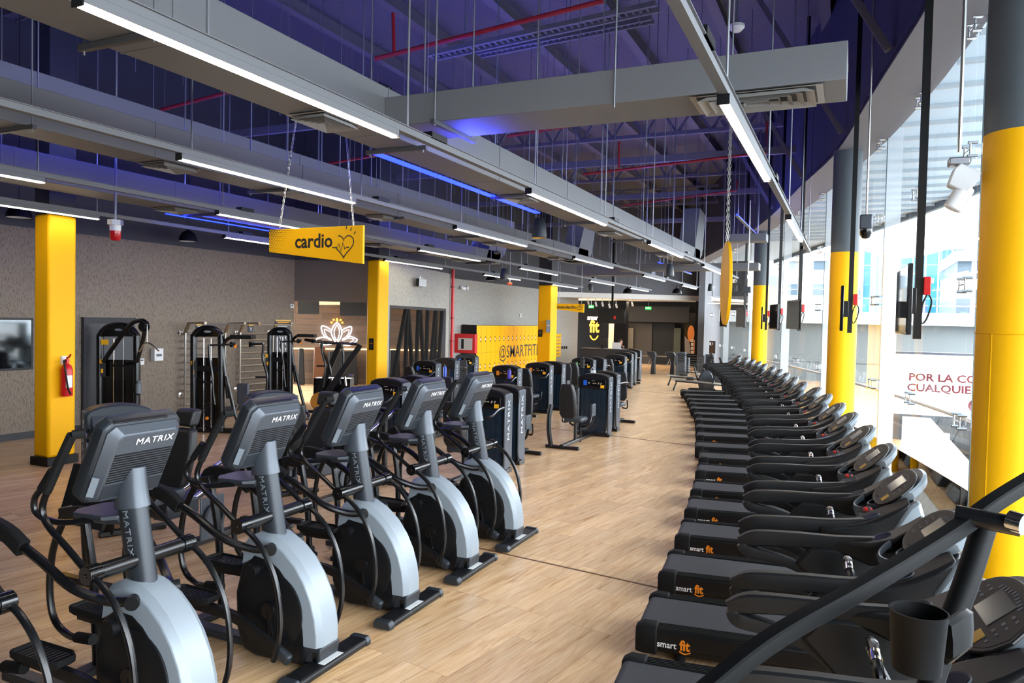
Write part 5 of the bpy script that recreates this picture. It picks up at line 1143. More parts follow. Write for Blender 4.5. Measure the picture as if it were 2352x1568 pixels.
structure(MB().loft([[WP(733, 692, 1.0), WP(781, 692, 1.0), WP(781, 700, 1.0), WP(733, 700, 1.0)], [WP(733, 692, .3), WP(781, 692, .3), WP(781, 700, .3), WP(733, 700, .3)]]).build('ceiling_cove', emit('cove_glow', '#E8C9A0', .35)))
for i, (x0, y0, x1, y1, mm, lb) in enumerate(((683, 800, 700, 868, BLK, 'dark padded pillar at the edge of the studio opening'), (718, 796, 750, 866, mat('amber_reflection_paint', '#4E2A0C', .3), 'glass door panel painted with an amber reflection inside the studio behind the crossed bars'), (752, 806, 822, 868, BLK, 'black hanging cover behind the crossed bars of the plate machine'), (893, 804, 920, 870, BLK, 'black draped object behind the first slanting posts'))):  # the door panel's amber colour is a painted orange reflection
    q = [WP(x0+3, y0, .5), WP(x1-3, y0, .5), WP(x1, y1, .5), WP(x0, y1, .5)]; zf = 0.0; q[2].z = q[3].z = .02; c = sum(q, V())/4
    t = thing(['padded_pillar', 'glass_door', 'equipment_cover', 'equipment_cover'][i], lb, ['pillar', 'door', 'cover', 'cover'][i], (c.x, c.y, 0)); c.z = 0
    MB().loft([[v-c for v in q], [v-c-wn*.15 for v in q]]).build('body', mm, t, .03)

# ---------------------------------------------------------------- red standpipe, cabinet, lights
x = -11.72; p, q = AX(1041, 620, x), AX(1037, 835, x)
t = thing('standpipe', 'vertical red standpipe in the wall corner beside the slanting posts', 'pipe', (p.x, p.y, 0))
MB().cyl((0, 0, 0), (0, 0, 3.9), .05, n=14).build('pipe', RED, t)
for z in (1.55, 2.3, 3.3): MB().cyl((0, 0, z), (0, 0, z+.06), .065, n=14).build('coupling', REDP, t)
p = AX(1055, 800, -11.9); t = thing('fire_hose_cabinet', 'red fire hose cabinet with glass door beside the standpipe', 'cabinet', (-12.35, 23.2, 1.45))
MB().b2((-.4, -.1, -.35), (.42, .1, .33)).build('cabinet_body', RED, t, .01); MB().b2((-.25, -.106, -.24), (.32, -.1, .18)).build('glass_door', mat('pale_glass', '#B9B7B2', .1), t)
MB().b2((-.12, -.108, -.2), (-.02, -.106, .14)).build('hose_slot', BLK, t)
t = thing('emergency_light', 'black emergency exit box with small lamps high on the lattice wall', 'emergency light', tuple(V((-11.1, 18.0, 3.33)))); MB().b2((0, -.18, -.14), (.1, .22, .08)).build('box', GBLK, t, .005); MB().b2((.02, -.08, .08), (.06, -.02, .14)).build('lamp_head', WHITEP, t); MB().b2((.02, .06, .08), (.06, .11, .12)).build('lamp_head', WHITEP, t)
p = AX(1056, 656, -12.5); t = thing('emergency_light', 'white twin emergency lamp right of the red standpipe', 'emergency light', (-12.94, 24.0, 3.42)); MB().b2((0, -.12, -.06), (.08, .12, .06)).build('box', WHITEP, t, .01)
for y in (-.2, .2): MB().lathe([(0, -.02), (.07, -.02), (.07, .06), (0, .08)], (.05, y, .02), 12, axis='x').build('lamp_head', WHITEP, t)

# ---------------------------------------------------------------- lockers
LX = -12.3; ya, yb = AX(1095, 760, LX).y, AX(1271, 760, LX).y; N = 19; lw = (yb-ya)/N
def make_locker(label):
    t = thing('locker', label, 'locker', (LX, ya, 0), 0, 'yellow lockers in a row against the grey wall')
    MB().b2((-.6, .002, 0), (-.02, lw-.002, 2.08)).build('locker_body', BLK, t)
    for r in range(4):
        z0 = .06+.505*r; d = MB(); d.b2((-.02, .006, z0), (0, lw-.006, z0+.498)); do = d.build('door', YEL, t, .003)
        k = MB(); k.b2((0, lw-.10, z0+(.4 if r % 2 == 0 else .04)), (.004, lw-.05, z0+(.46 if r % 2 == 0 else .10))); k.build('lock', BLK, do)
        k = MB(); k.b2((0, lw-.11, z0+(.46 if r % 2 == 0 else .0)), (.003, lw-.04, z0+(.498 if r % 2 == 0 else .035))); k.build('number_plate', WHITEP, do)
    return t
l0 = None
for i in range(N):
    if i == 0: lb = 'yellow locker column at the end nearest the fire hose cabinet, with the black side'
    elif i == N-1: lb = 'yellow locker column at the far end, right of the third square column'
    elif i == 14 : lb = 'yellow locker column right behind the third square column'
    else: lb = f'yellow locker column, {ordn[i]} from the black side panel of the row'
    if l0 is None: l0 = make_locker(lb); o = l0
    else: o = clone(l0, (0, 0, 0), 0, lb)
    o.location = (LX, ya+i*lw, 0)
MB_ = MB().b2((LX-.6, ya-.03, 0), (LX+.002, ya-.002, 2.1)); tag(MB_.build('locker_side_panel', BLK), 'tall black side panel closing the locker row', 'panel')
a, b = AX(1146, 810, LX), AX(1232, 810, LX); zt, zb = AX(1170, 791, LX).z, AX(1170, 829, LX).z
ltr = text('wall_lettering', '@SMARTFITEC', 1.0, mat('anthracite_print', '#3A3530', .5), None, (0, 0, 0), (0, 0, 0), 1, .001, .002)
bb_ = [v.co for v in ltr.data.vertices]; w0 = min(v.x for v in bb_); w1 = max(v.x for v in bb_); h0 = min(v.y for v in bb_); h1 = max(v.y for v in bb_)
W_ = (b.y-a.y)*11/9.15; H_ = zt-zb
for v in ltr.data.vertices: v.co.x = (v.co.x-w0)/(w1-w0)*W_; v.co.y = (v.co.y-h0)/(h1-h0)*H_
ltr.location = (LX+.006, a.y, zb); ltr.rotation_euler = (PI/2, 0, PI/2); tag(ltr, 'large dark @SMARTFITEC lettering painted across the yellow lockers', 'lettering')
p, q = AX(1273, 767, -12.9), AX(1284, 818, -12.9); t = thing('key_cabinet', 'yellow rack of small numbered phone lockers right of the locker row', 'cabinet', (-12.93, (p.y+q.y)/2, (p.z+q.z)/2)); w, h = abs(q.y-p.y)/2, abs(p.z-q.z)/2
MB().b2((0, -w, -h), (.12, w, h)).build('cabinet_body', YEL, t, .005)
g = MB(); g2 = MB()
for i in range(4):
    for j in range(6): g.b2((.12, -w*.8+w*.45*i, -h*.85+h*.3*j), (.124, -w*.8+w*.45*i+.05, -h*.85+h*.3*j+.09)); g2.b2((.12, -w*.8+w*.45*i+.06, -h*.85+h*.3*j), (.124, -w*.8+w*.45*i+.11, -h*.85+h*.3*j+.05))
o = g.build('small_locks', BLK, t); o['kind'] = 'stuff'; o = g2.build('number_plates', WHITEP, t); o['kind'] = 'stuff'
for px, py, lb in ((1196, 724, 'white thermostat on the grey wall above the lockers'), (1276, 728, 'small white sensor on the wall right of the third square column')):
    p = AX(px, py, -12.93); t = thing('wall_switch', lb, 'switch', (-12.94, p.y, p.z)); MB().b2((0, -.1, -.07), (.03, .1, .07)).build('panel', WHITEP, t, .005); MB().b2((.03, .0, -.03), (.032, .06, .03)).build('display', BLK, t)
for px, lb in ((1291, 'black card reader on the grey wall, left one of three'), (1296, 'black card reader on the grey wall, middle one of three'), (1301, 'thin black switch on the grey wall, next to the black reception wall')):
    p = AX(px, 798, -12.93); tag(MB().b2((-12.94, p.y-.06, p.z-.06), (-12.9, p.y+.06, p.z+.07)).build('card_reader', BLK), lb, 'switch')

# ---------------------------------------------------------------- reception zone
def fpanel(name, x0, y0, x1, y1, m, Y=FY-.02, th=.06, floor_=False):
    p, q = AY(x0, y0, Y), AY(x1, y1, Y); z0 = 0 if floor_ else q.z
    return structure(MB().b2((p.x, Y-th, z0), (q.x, Y, p.z)).build(name, m))
fpanel('wall_far_black', 1327, 690, 1418, 840, mat('matte_reception_black', '#08080A', .85, spec=.15), 40.2, .1, True)
fpanel('wall_far_warm', 1399, 743, 1418, 840, mat('warm_plaster', '#C7A57C', .7), 40.05, .05, True)
fpanel('wall_far_greige', 1440, 742, 1496, 840, mat('greige_panel', '#3C362F', .8), 41.2, .05, True)
fpanel('door_2', 1496, 742, 1548, 840, mat('deep_brown', '#0C0B09', .8), 41.25, .04, True)
fpanel('wall_far_green', 1549, 753, 1562, 840, mat('olive_panel', '#3F4233', .8), 41.2, .06, True)
fpanel('wall_far_band', 1441, 703, 1585, 741, mat('umber_panel', '#131110', .8), 40.8, .3)
fpanel('wall_far_black_column', 1418, 690, 1441, 840, BLK, 38.0, .5, True)
fpanel('wall_far_dark_column', 1602, 692, 1622, 840, BLK, 37.6, .4, True)
fpanel('trim_5', 1442, 753, 1454, 800, mat('louvre', '#6B6458', .6), 41.0, .05)
light('reception_glow', 'POINT', tuple(AY(1409, 738, 39.6)), 22, (1, .72, .4), .15)
light('reception_floor_glow', 'AREA', (-9.5, 38.5, 3.4), 60, (1, .8, .6), 3, 2)
# mural
p, q = AY(1573, 718, 40.6), AY(1601, 860, 40.6); t = thing('mural', 'dark mural with an orange disc and a skyline at the far end', 'mural', ((p.x+q.x)/2, 40.6, 0)); w = (q.x-p.x)/2
MB().b2((-w, -.05, 0), (w, 0, p.z)).build('panel', GBLK, t)
f = lambda px, py: (AY(px, py, 40.55).x-t.location.x, AY(px, py, 40.55).z)
c = f(1587, 766); e = f(1596, 747); MB().prism(ellipse(c[0], c[1], abs(e[0]-c[0])*.95, abs(e[1]-c[1])), -.06, -.052, 'xz').build('orange_disc', mat('orange_print', '#B4651E', .5), t)
MB().prism([f(1573, 812), f(1573, 771), f(1578, 778), f(1582, 780), f(1586, 798), f(1586, 812)], -.07, -.062, 'xz').build('pale_shape', mat('taupe_print', '#6E6258', .6), t)
g = MB()
for i in range(4): a = f(1587, 778+9*i); b = f(1593, 785+9*i); g.b2((a[0], -.072, b[1]), (b[0], -.066, a[1]))
g.build('window_print', mat('cream_print', '#A8937A', .6), t); a = f(1594, 780); b = f(1598, 812); MB().b2((a[0], -.072, b[1]), (b[0], -.066, a[1])).build('amber_print', mat('amber_print', '#9A5A18', .6), t)
# logo
p = AY(1365, 750, 40.06); t = thing('logo_sign', 'glowing smart fit logo with a yellow smile on the black reception wall', 'sign', tuple(p)); k = 39.9*.93/1700*1.02
text('smart_lettering', 'smart', .40, emit('logo_white', '#FFF3E0', 1.2), t, (-.06, 0, .50), (PI/2, 0, 0), .8, .02, .004)
text('fit_lettering', 'fit', .95, emit('logo_yellow', '#F2B416', .7), t, (0, 0, -.02), (PI/2, 0, 0), .72, .02, .025)
MB().sweep([(-.24, 0, -.50), (-.12, 0, -.68), (0, 0, -.73), (.12, 0, -.68), (.24, 0, -.50)], .035, .02, n=8, up=(0, 1, 0)).build('smile_mark', MT['logo_yellow'], t)
p, q = AY(1374, 708, 34), AY(1436, 743, 34); t = thing('hanging_screen', 'large dark screen hanging on a black pole in front of the reception', 'screen', ((p.x+q.x)/2, 34, (p.z+q.z)/2)); w, h = (q.x-p.x)/2, (p.z-q.z)/2
MB().b2((-w, -.04, -h), (w, .04, h)).build('screen_case', mat('dark_screen', '#191715', .15), t, .01); MB().b2((-.04, .04, 0), (.04, .12, ZR-t.location.z)).build('pole', BLK, t)
MB().b2((w*.93, -.045, -h*.8), (w*.95, -.04, h*.8)).build('edge_glint', GREY, t); MB().box((w*.25, -.045, -h*.2), (.1, .004, .16)).build('small_picture', REDC, t)
for i, (px, py) in enumerate(((1489, 707.5), (1358, 704))):
    p = AY(px, py, 36.4 if i == 0 else 39); t = thing('exit_sign', ['green exit sign reading SALIDA under the reception ceiling, in the middle', 'small green exit sign beside the smart fit logo'][i], 'sign', tuple(p))
    MB().b2((-.15, -.02, -.08), (.15, .02, .08)).build('sign_box', emit('exit_green', '#0FA030', .8), t); text('exit_lettering', 'SALIDA', .1, emit('exit_text', '#C8FFD0', 2), t, (0, -.022, 0), (PI/2, 0, 0), .8, .001, .001); MB().b2((-.01, -.01, .08), (.01, .01, 3.52-p.z)).build('hanger', ZINC, t)
for i, (px, py) in enumerate(((1350, 690), (1368, 694), (1383, 694), (1399, 698), (1415, 698), (1451, 694))):
    p = AY(px, py, 36+i*.3); t = thing('track_spot', ['white track spot at the start of the reception ceiling', 'second white track spot above the logo', 'third white track spot above the logo', 'white track spot over the hanging screen', 'white track spot beside the black reception column', 'white track spot right of the black reception column'][i], 'lamp', (p.x, p.y, p.z))
    MB().cyl((0, 0, 0), (.07, -.05, -.2), .05, n=12).build('spot_head', WHITEP, t); MB().cyl((0, 0, 0), (0, 0, 3.52-p.z), .015, n=6).build('spot_stem', WHITEP, t)
# desk, monitor, person, laptop
p, q = AY(1332, 812, 33.2), AY(1452, 850, 33.2)
t = thing('reception_desk', 'dark grey reception desk behind the weight machines', 'desk', ((p.x+q.x)/2, 33.2, 0)); w = (q.x-p.x)/2
MB().b2((-w, 0, 0), (w, .6, 1.02)).build('desk_body', DARK, t, .02); MB().b2((-w-.03, -.05, 1.02), (w+.03, .65, 1.07)).build('desk_top', GREY, t, .005)
p = AY(1384, 797, 33.5); t = thing('monitor', 'dark desk monitor standing on the reception desk', 'monitor', (p.x, 33.5, 1.07)); MB().b2((-.26, -.02, .14), (.26, .02, .5)).build('screen_case', GREYD, t, .01); MB().b2((-.03, -.02, 0), (.03, .02, .16)).build('stand', BLK, t); MB().b2((-.12, -.08, 0), (.12, .08, .015)).build('stand_foot', BLK, t)
p = AY(1415, 803, 33.3); t = thing('laptop', 'white laptop back on the reception desk in front of the person', 'laptop', (p.x, 33.35, 1.07)); MB().box((0, 0, .15), (.42, .02, .30), rx=.15).build('lid', WHITEP, t, .006); MB().b2((-.2, .02, 0), (.2, .28, .02)).build('keyboard_base', WHITEP, t)
def person(px, Y):
    p = AY(px, 790, Y); t = thing('person', 'person with brown hair in a dark shirt sitting behind the reception desk', 'person', (p.x, Y, 0))
    J = {'pel': (0, 0, .62), 'wai': (0, 0, .8), 'che': (.01, 0, 1.02), 'nec': (.02, 0, 1.2), 'hd0': (.04, -.01, 1.27), 'hd1': (.05, -.02, 1.36), 'hd2': (.04, -.01, 1.44),
         'ls': (-.17, 0, 1.12), 'le': (-.2, -.12, .92), 'lh': (-.1, -.33, .95), 'rs': (.19, 0, 1.12), 're': (.22, -.12, .92), 'rh': (.12, -.33, .95),
         'lk': (-.12, -.4, .58), 'lf': (-.12, -.42, .1), 'lt': (-.12, -.58, .05), 'rk': (.13, -.4, .58), 'rf': (.13, -.42, .1), 'rt': (.13, -.58, .05)}
    R = dict(pel=.15, wai=.13, che=.15, nec=.05, hd0=.06, hd1=.09, hd2=.07, ls=.06, le=.042, lh=.03, rs=.06, re=.042, rh=.03, lk=.07, lf=.045, lt=.04, rk=.07, rf=.045, rt=.04)
    E_ = [('pel', 'wai'), ('wai', 'che'), ('che', 'nec'), ('nec', 'hd0'), ('hd0', 'hd1'), ('hd1', 'hd2'), ('che', 'ls'), ('ls', 'le'), ('le', 'lh'), ('che', 'rs'), ('rs', 're'), ('re', 'rh'), ('pel', 'lk'), ('lk', 'lf'), ('lf', 'lt'), ('pel', 'rk'), ('rk', 'rf'), ('rf', 'rt')]
    ks = list(J); me = bpy.data.meshes.new('body'); me.from_pydata([J[k] for k in ks], [(ks.index(a), ks.index(b)) for a, b in E_], []); o = bpy.data.objects.new('body', me); COL.objects.link(o)
    sk = o.modifiers.new('skin', 'SKIN')
    for i, k in enumerate(ks): me.skin_vertices[0].data[i].radius = (R[k], R[k])
    me.skin_vertices[0].data[0].use_root = True; ss = o.modifiers.new('sub', 'SUBSURF'); ss.levels = 2; ss.render_levels = 2
    me.materials.append(mat('skin', '#C08C6E', .5)); o.parent = t
    # shirt as its own shell over the trunk and the upper arms
    s = MB(); s.loft([[(cx+a*math.cos(w), b*math.sin(w), z) for w in [2*PI*i/16 for i in range(16)]] for z, a, b, cx in ((.58, .19, .16, 0), (.8, .17, .14, 0), (1.0, .2, .15, .01), (1.12, .2, .13, .01), (1.19, .1, .09, .02))]); 
    s.sweep([J['ls'], J['le'], V(J['lh'])+V((-.02, .06, 0))], .055, n=8, k=3); s.sweep([J['rs'], J['re'], V(J['rh'])+V((.02, .06, 0))], .055, n=8, k=3); s.build('shirt', mat('dark_shirt', '#1C1B22', .8), t)
    s = MB(); s.sweep([(0, -.02, .62), (-.12, -.4, .585), (-.12, -.42, .14)], .085, n=8, k=1); s.sweep([(0, -.02, .62), (.13, -.4, .585), (.13, -.42, .14)], .085, n=8, k=1); s.build('trousers', mat('dark_trousers', '#202228', .8), t)
    h = MB(); h.lathe([(0, .12), (.07, .1), (.11, .04), (.115, -.03), (.10, -.1), (.05, -.14)], (.01, .03, 1.38), 16, cap=False); h.build('hair', mat('brown_hair', '#3A1F14', .6), t)
    f = MB()
    f.lathe([(0, .012), (.012, .008), (.016, 0)], (.105, -.07, 1.365), 8, axis='y'); f.build('face_features', mat('skin_shade', '#9A6A52', .6), t)
    s = MB(); s.b2((-.25, -.2, .42), (.25, .25, .5)); s.b2((-.03, -.03, .08), (.03, .03, .42)); s.b2((-.25, -.03, 0), (.25, .03, .08)); so = s.build('office_chair', BLK, None, .02); so.location = (p.x, Y+.02, 0); tag(so, 'black office chair under the person at the reception desk', 'chair')
person(1424, 34.5)
# turnstiles, barrier, kiosks, gate
def turnstile(px, Y, label):
    p = AY(px, 858, Y); t = thing('turnstile', label, 'turnstile', (p.x, Y, 0), 0, 'grey turnstile posts')
    MB().loft([[(x, y, z) for x, y in ((a, -.12), (b, -.12), (b, .12), (a, .12))] for z, a, b in ((0, -.10, .10), (.55, -.06, .08), (.75, -.1, .1), (.85, -.22, .13), (.95, -.30, .10), (1.02, -.28, .02))]).build('post', GREYD, t, .02)
    MB().b2((-.33, -.08, .93), (-.2, .08, .985)).build('reader', WHITEP, t, .01)
    MB().cyl((-.3, .15, .80), (-.9, .15, .80), .022).build('turn_arm', CHROME, t)
    for dx in (-.18, -.02): MB().cyl((-.1, .2, .78), (-.12+dx, .2, .38), .02).build('turn_arm', STEEL, t)
turnstile(1500, 33.2, 'grey turnstile post standing nearer the yellow post'); turnstile(1544, 33.4, 'grey turnstile post next to the barred gate')
tag(MB().b2((AY(1454, 830, 29.3).x, 29.3, 0), (AY(1459.5, 830, 29.3).x, 29.6, 1.0)).build('yellow_post', YEL), 'narrow yellow post behind the farthest weight machine', 'post')
p, q = AY(1556, 815, 31.5), AY(1614, 856, 31.5); t = thing('barrier_gate', 'grey steel gate with rounded corners and horizontal bars near the far windows', 'gate', (p.x, 31.5, 0)); w = q.x-p.x; h = p.z
MB().sweep([(.06, 0, q.z), (0, 0, q.z+.08), (0, 0, h-.08), (.08, 0, h), (w-.08, 0, h), (w, 0, h-.08), (w, 0, q.z+.08), (w-.06, 0, q.z), (.06, 0, q.z)], .022, n=8, k=3).build('gate_frame', GREYD, t)
for i in range(6): MB().cyl((0, 0, h-(i+1)*(h-q.z)/7), (w, 0, h-(i+1)*(h-q.z)/7), .01, n=6).build('gate_bar', GREY, t)
for x in (-.04, w+.04): MB().cyl((x, 0, 0), (x, 0, h+.03), .025, n=8).build('gate_post', GREYD, t)
for px0, px1, py0, py1, Y, lb in ((1556, 1574, 808, 857, 33, 'tall blue-grey kiosk just behind the barred gate'), (1621, 1638, 813, 842, 33.5, 'small blue-grey kiosk between the gate and the treadmills'), (1568, 1582, 820, 858, 34.5, 'dark kiosk half hidden by the barred gate')):
    p, q = AY(px0, py0, Y), AY(px1, py1, Y); t = thing('kiosk', lb, 'kiosk', ((p.x+q.x)/2, Y, 0)); w = (q.x-p.x)/2; MB().b2((-w, -.1, 0), (w, .2, p.z)).build('kiosk_body', GREY, t, .02); MB().b2((-w*.8, -.105, p.z*.55), (w*.8, -.1, p.z*.95)).build('kiosk_front', GREYD, t)
p, q = AY(1628, 783, 36), AY(1641, 812, 36); t = thing('wall_frame', 'brown notice board on the grey end wall by the windows', 'board', ((p.x+q.x)/2, 36.2, (p.z+q.z)/2)); w, h = (q.x-p.x)/2, (p.z-q.z)/2
MB().b2((-w, -.02, -h), (w, .02, h)).build('board_frame', GREYD, t); MB().b2((-w*.85, -.025, -h*.93), (w*.85, -.02, h*.93)).build('board_face', mat('brown_board', '#8A6248', .6), t)
# rowers and adjoining bikes beside the last treadmills
def rower(x, y, rz, label):
    t = thing('rowing_machine', label, 'rowing machine', (x, y, 0), rz, 'silver rowing machines')
    for s in (-.09, .09): MB().sweep([(-.1, s, .42), (1.7, s, .30)], .02, .02, n=4, k=1).build('slide_rail', STEEL, t)
    MB().sweep([(0, 0, .38), (1.9, 0, .26)], .05, .04, n=4, k=1).build('beam', GREYD, t)
    for q in (-.2, .2): MB().sweep([(.05, 0, .36), (-.05, q, .04)], .02, n=6, k=1).build('rear_leg', BLKS, t)
    MB().b2((.35, -.2, .42), (.62, .2, .50)).build('seat', VINYL, t, .03)
    MB().lathe([(0, -.12), (.22, -.12), (.26, 0), (.22, .12), (0, .12)], (1.75, 0, .42), 20, axis='y').build('flywheel', BLK, t)
    MB().sweep([(1.6, 0, .4), (1.5, 0, 1.05)], .03, .05, n=8, k=1).build('monitor_arm', BLK, t); MB().box((1.47, 0, 1.1), (.05, .28, .2), ry=-.3).build('monitor', BLK, t, .01)
    for q in (-.16, .16): MB().box((1.28, q, .48), (.04, .12, .34), ry=.5).build('foot_plate', GREYD, t, .01)
rower(-5.9, 27.0, .3, 'silver rowing machine with its end feet pointing to the aisle')
rower(-5.3, 25.1, .28, 'silver rowing machine directly behind the last treadmill')
def bike(x, y, label):
    t = thing('upright_bike', label, 'exercise bike', (x, y, 0), .3)
    MB().b2((-.45, -.2, 0), (-.38, .2, .07)).build('rear_foot', BLK, t, .01); MB().b2((.4, -.2, 0), (.47, .2, .07)).build('front_foot', BLK, t, .01); MB().b2((-.42, -.04, .02), (.44, .04, .1)).build('floor_beam', BLK, t)
    MB().loft([[(a, -w, z), (b, -w, z), (b, w, z), (a, w, z)] for z, a, b, w in ((.1, -.1, .4, .06), (.35, -.15, .42, .11), (.6, -.05, .32, .09), (.75, .02, .2, .05))]).build('flywheel_cover', GREYD, t, .03)
    MB().sweep([(-.12, 0, .3), (-.28, 0, .85)], .03, n=8, k=1).build('seat_post', BLKS, t); MB().b2((-.42, -.11, .85), (-.14, .11, .92)).build('saddle', VINYL, t, .03)
    MB().sweep([(.16, 0, .7), (.3, 0, 1.15)], .03, .04, n=8, k=1).build('mast', BLKS, t); MB().box((.3, 0, 1.22), (.06, .3, .22), ry=-.4).build('console', BLK, t, .01)
    MB().sweep([(.28, -.22, 1.22), (.2, -.2, 1.05), (.28, 0, 1.02), (.2, .2, 1.05), (.28, .22, 1.22)], .017, n=8).build('handlebar', RUB, t)
bike(-4.55, 25.9, 'dark exercise bike between the rowing machines and the treadmills')
# ---------------------------------------------------------------- outside the glass
def facade(name, c1, c2, bw, rh, mortar, rough=.3, rot=(PI/2, 0, 0), ms=.06): return brick_mat(name, c1, c2, mortar, bw, rh, ms, rough, rot, 0)
LEDGE = brick_mat('pale_terrace_tiles', '#353B3E', '#3B4245', '#1E2325', .9, .9, .012, .5, (0, 0, .15), 0)
structure(strip('terrace_ledge', off(GLd, .12), off(GLd, 1.2), -.3, 0, LEDGE))
t = thing('balustrade', 'clear glass balustrade with a white rail on the terrace edge outside', 'balustrade', (0, 0, 0))
P_ = off(GLd, 1.15); v = [(*p, .0) for p in P_]+[(*p, 1.0) for p in P_]; n_ = len(P_); MB().add(v, [(i, i+1, n_+i+1, n_+i) for i in range(n_-1)]).build('glass_panel', GLASS, t)
MB().sweep([(x, y, 1.02) for x, y in P_][4:-2], .03, n=6, k=1).build('hand_rail', WHITEP, t)
tag(t, kind='structure')
structure(strip('ceiling_canopy', off(GLd, .15), off(GLd, 3.2), 5.34, 5.345, translucent('white_fabric_canopy', '#D3DEE4')))
cs = MB()
for y in [i*.9-2 for i in range(34)]: cs.b2((pw(GL, y)+.2, y-.03, 5.28), (pw(GL, y)+3.2, y+.03, 5.335))
structure(cs.build('ceiling_canopy_ribs', mat('canopy_rib', '#B9C4CA', .5), smooth=False))
structure(strip('trim_6', off(GLd, 3.2), off(GLd, 3.32), 5.2, 5.5, mat('canopy_edge', '#5E6E74', .5)))
structure(MB().b2((2.5, -20, -1.8), (90, 140, -1.6)).build('terrace_ground', mat('dark_outdoor_paving', '#3C4449', .7, var=.15, scale=3)))
g = MB()
for i in range(16): x = 6+i*2.1; g.sweep([(x, 10, -1.59), (x+14, 62, -1.59)], .08, .01, n=4, k=1)
structure(g.build('trim_7', mat('white_line_paint', '#D8DCDE', .6)))
# big screen with advertising
Ys = 17.0; p, q = AY(2055, 812, Ys), AY(2262, 962, Ys); t = thing('advertising_screen', 'large white outdoor advertising screen with pink capital letters beyond the glass', 'billboard', ((p.x+q.x)/2, Ys, (p.z+q.z)/2)); w, h = (q.x-p.x)/2, (p.z-q.z)/2
MB().b2((-w-.05, 0, -h-.05), (w+.05, .3, h+.05)).build('screen_frame', GREY, t); MB().b2((-w, -.01, -h), (w, 0, h)).build('screen_face', emit('lit_screen_white', '#FFFFFF', 1.0), t)
PK = mat('pink_print', '#64101F', .6); f = lambda px, py: (AY(px, py, Ys).x-t.location.x, -.015, AY(px, py, Ys).z-t.location.z); k = Ys*.92/1700
text('screen_lettering', 'POR LA COMPRA', .21, PK, t, f(2204, 871), (PI/2, 0, 0), 1.1, .002, .006)
text('screen_lettering', 'CUALQUIER DO', .21, PK, t, f(2193, 895), (PI/2, 0, 0), 1.1, .002, .006)
MB().lathe([(0, 0), (.14, 0), (.14, -.004), (0, -.004)], f(2242, 932), 20, axis='y').build('pink_badge', PK, t)
MB().b2((-w, .3, -h-3.1), (-w+.2, .5, -h)).build('support_post', GREY, t)
# parapets and bridge
def block(name, px0, py0, px1, py1, Y, D, m, label, cat, zb=None):
    p, q = AY(px0, py0, Y), AY(px1, py1, Y); t = thing(name, label, cat, ((p.x+q.x)/2, Y, zb if zb is not None else q.z)); w = (q.x-p.x)/2
    MB().b2((-w, 0, 0), (w, D, p.z-t.location.z)).build('wall', m, t, smooth=False); return t, w, p.z-t.location.z
CONC = brick_mat('pale_concrete_panels', '#6E7678', '#767E80', '#555C5E', 6, 2.4, .03, .7, (PI/2, 0, 0), 0)
t, w, h = block('concrete_wall', 1655, 738, 2300, 906, 34, 2, CONC, 'long pale concrete wall outside, behind the advertising screen', 'wall', -4)
MB().b2((-w, -.5, h), (w, 2.2, h+.5)).build('coping', mat('white_coping', '#C8D0D2', .6), t)
pa, pb = FL(1700, 846, -.5), FL(2420, 1008, -.5); d_ = pb-pa; L_ = d_.length; t = thing('dark_glazing', 'low dark glazing band with diagonal white lines beyond the terrace, topped by a white rail', 'glazing', (pa.x, pa.y, -1.6)); t.rotation_euler = (0, 0, math.atan2(d_.y, d_.x))
MB().b2((0, 0, 0), (L_, .3, 1.1)).build('glazing_panel', mat('slate_glazing', '#1B252B', .5), t); MB().b2((0, -.06, 1.1), (L_, .34, 1.2)).build('top_rail', WHITEP, t)
g = MB()
for i in range(int(L_/1.3)): g.sweep([(.4+i*1.3, -.02, .1), (1.1+i*1.3, -.02, 1.05)], .012, .006, n=4, k=1)
o = g.build('white_stripes', mat('grey_line', '#6A7478', .6), t); o['kind'] = 'stuff'
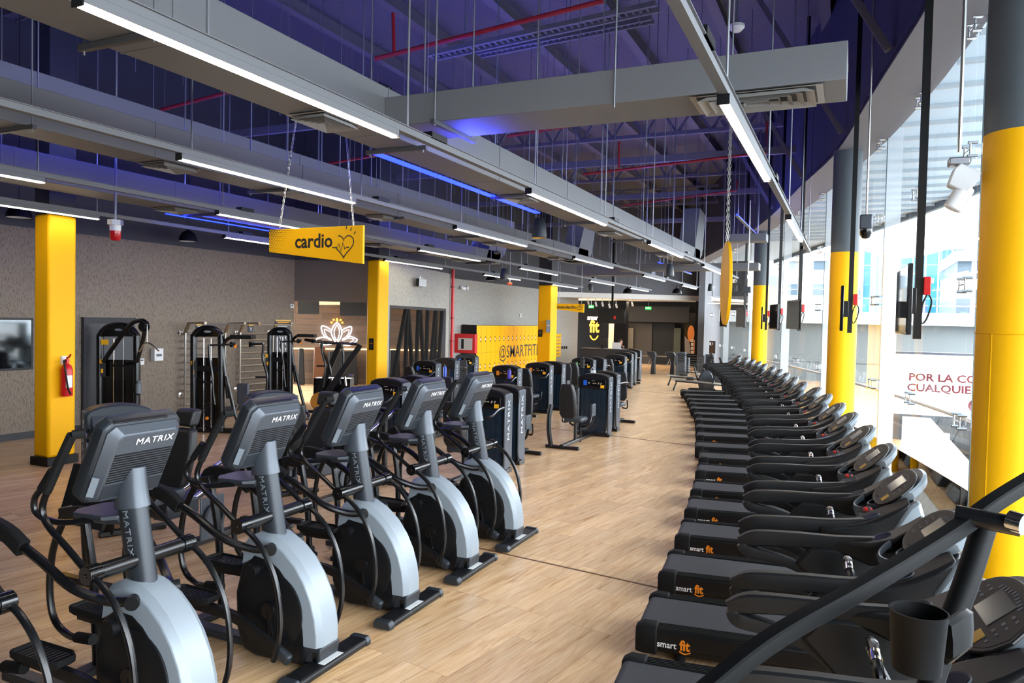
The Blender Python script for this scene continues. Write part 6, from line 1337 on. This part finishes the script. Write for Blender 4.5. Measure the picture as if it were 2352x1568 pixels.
# blue glass building
BG = facade('blue_curtain_wall', '#174C66', '#2A6A86', 2.2, 3.0, '#5E8EA0', .12, ms=.05)
p, q = AY(1984, 566, 75), AY(2212, 730, 75)
t = thing('glass_building', 'blue glass office building with a curved roof line beyond the windows', 'building', ((p.x+q.x)/2, 75, -4)); w = (q.x-p.x)/2
pr = [(-w, 0), (w, 0)]+[(w-2*w*i/14, AY(2212-228*i/14, 575+18*math.sin(PI*min(1, (14-i)/11))*1.0 if i > 2 else 572, 75).z+4) for i in range(15)]
MB().prism(pr, 0, 12, 'xz').build('curtain_wall', BG, t, smooth=False)
g = MB()
for i in range(9): x = -w+2*w*i/8; g.b2((x-.06, -.1, 0), (x+.06, 0, 20))
o = g.build('white_mullion', WHITEP, t); o['kind'] = 'stuff'
APT = facade('apartment_facade', '#8A8F92', '#2E434F', 3.4, 3.1, '#9CA0A2', .5, ms=.9)
for (x0, y0, x1, Y, lb) in ((1668, 560, 1790, 82, 'pale apartment block with window rows behind the third round column'), (1795, 600, 1905, 98, 'low pale apartment block between the third and the middle round columns'), (2200, 600, 2330, 58, 'white balcony block seen right of the blue glass building'), (1905, 640, 1985, 112, 'distant pale building left of the blue glass one'), (1560, 640, 1660, 125, 'far pale building behind the end of the windows')):
    t, w, h = block('apartment_block', x0, y0, x1, 740, Y, 10, APT, lb, 'building', -4)
    MB().b2((-w-.2, -.3, h), (w+.2, 10.2, h+.7)).build('roof_edge', WHITEP, t)
# white outdoor seats
c0 = None
for i, (px, py) in enumerate(((1992, 1030), (2018, 1040), (2050, 1020), (2082, 1045), (2118, 1070), (2158, 1100), (2040, 1065), (2072, 1095), (2130, 1135), (2185, 1160), (2100, 1060), (2165, 1070))):
    p = FL(px, py, -1.6)
    if c0 is None:
        c0 = thing('outdoor_seat', 'x', 'chair', tuple(p)); MB().sweep([(-.3, -.5, .5), (-.2, .1, .42), (.0, .35, .9), (.1, .45, 1.3)], .5, .04, n=4, k=5, up=(0, 0, 1)).build('seat_shell', WHITEP, c0); MB().b2((-.3, -.3, 0), (.3, .3, .42)).build('seat_base', GREY, c0); o = c0
    else: o = clone(c0, tuple(p), 0, 'x')
    o.scale = (.7, .7, .7); o['group'] = 'white seats out on the dark paving'; o['label'] = 'white seat out on the dark paving beyond the glass'; o.rotation_euler = (0, 0, .4*(i % 3))
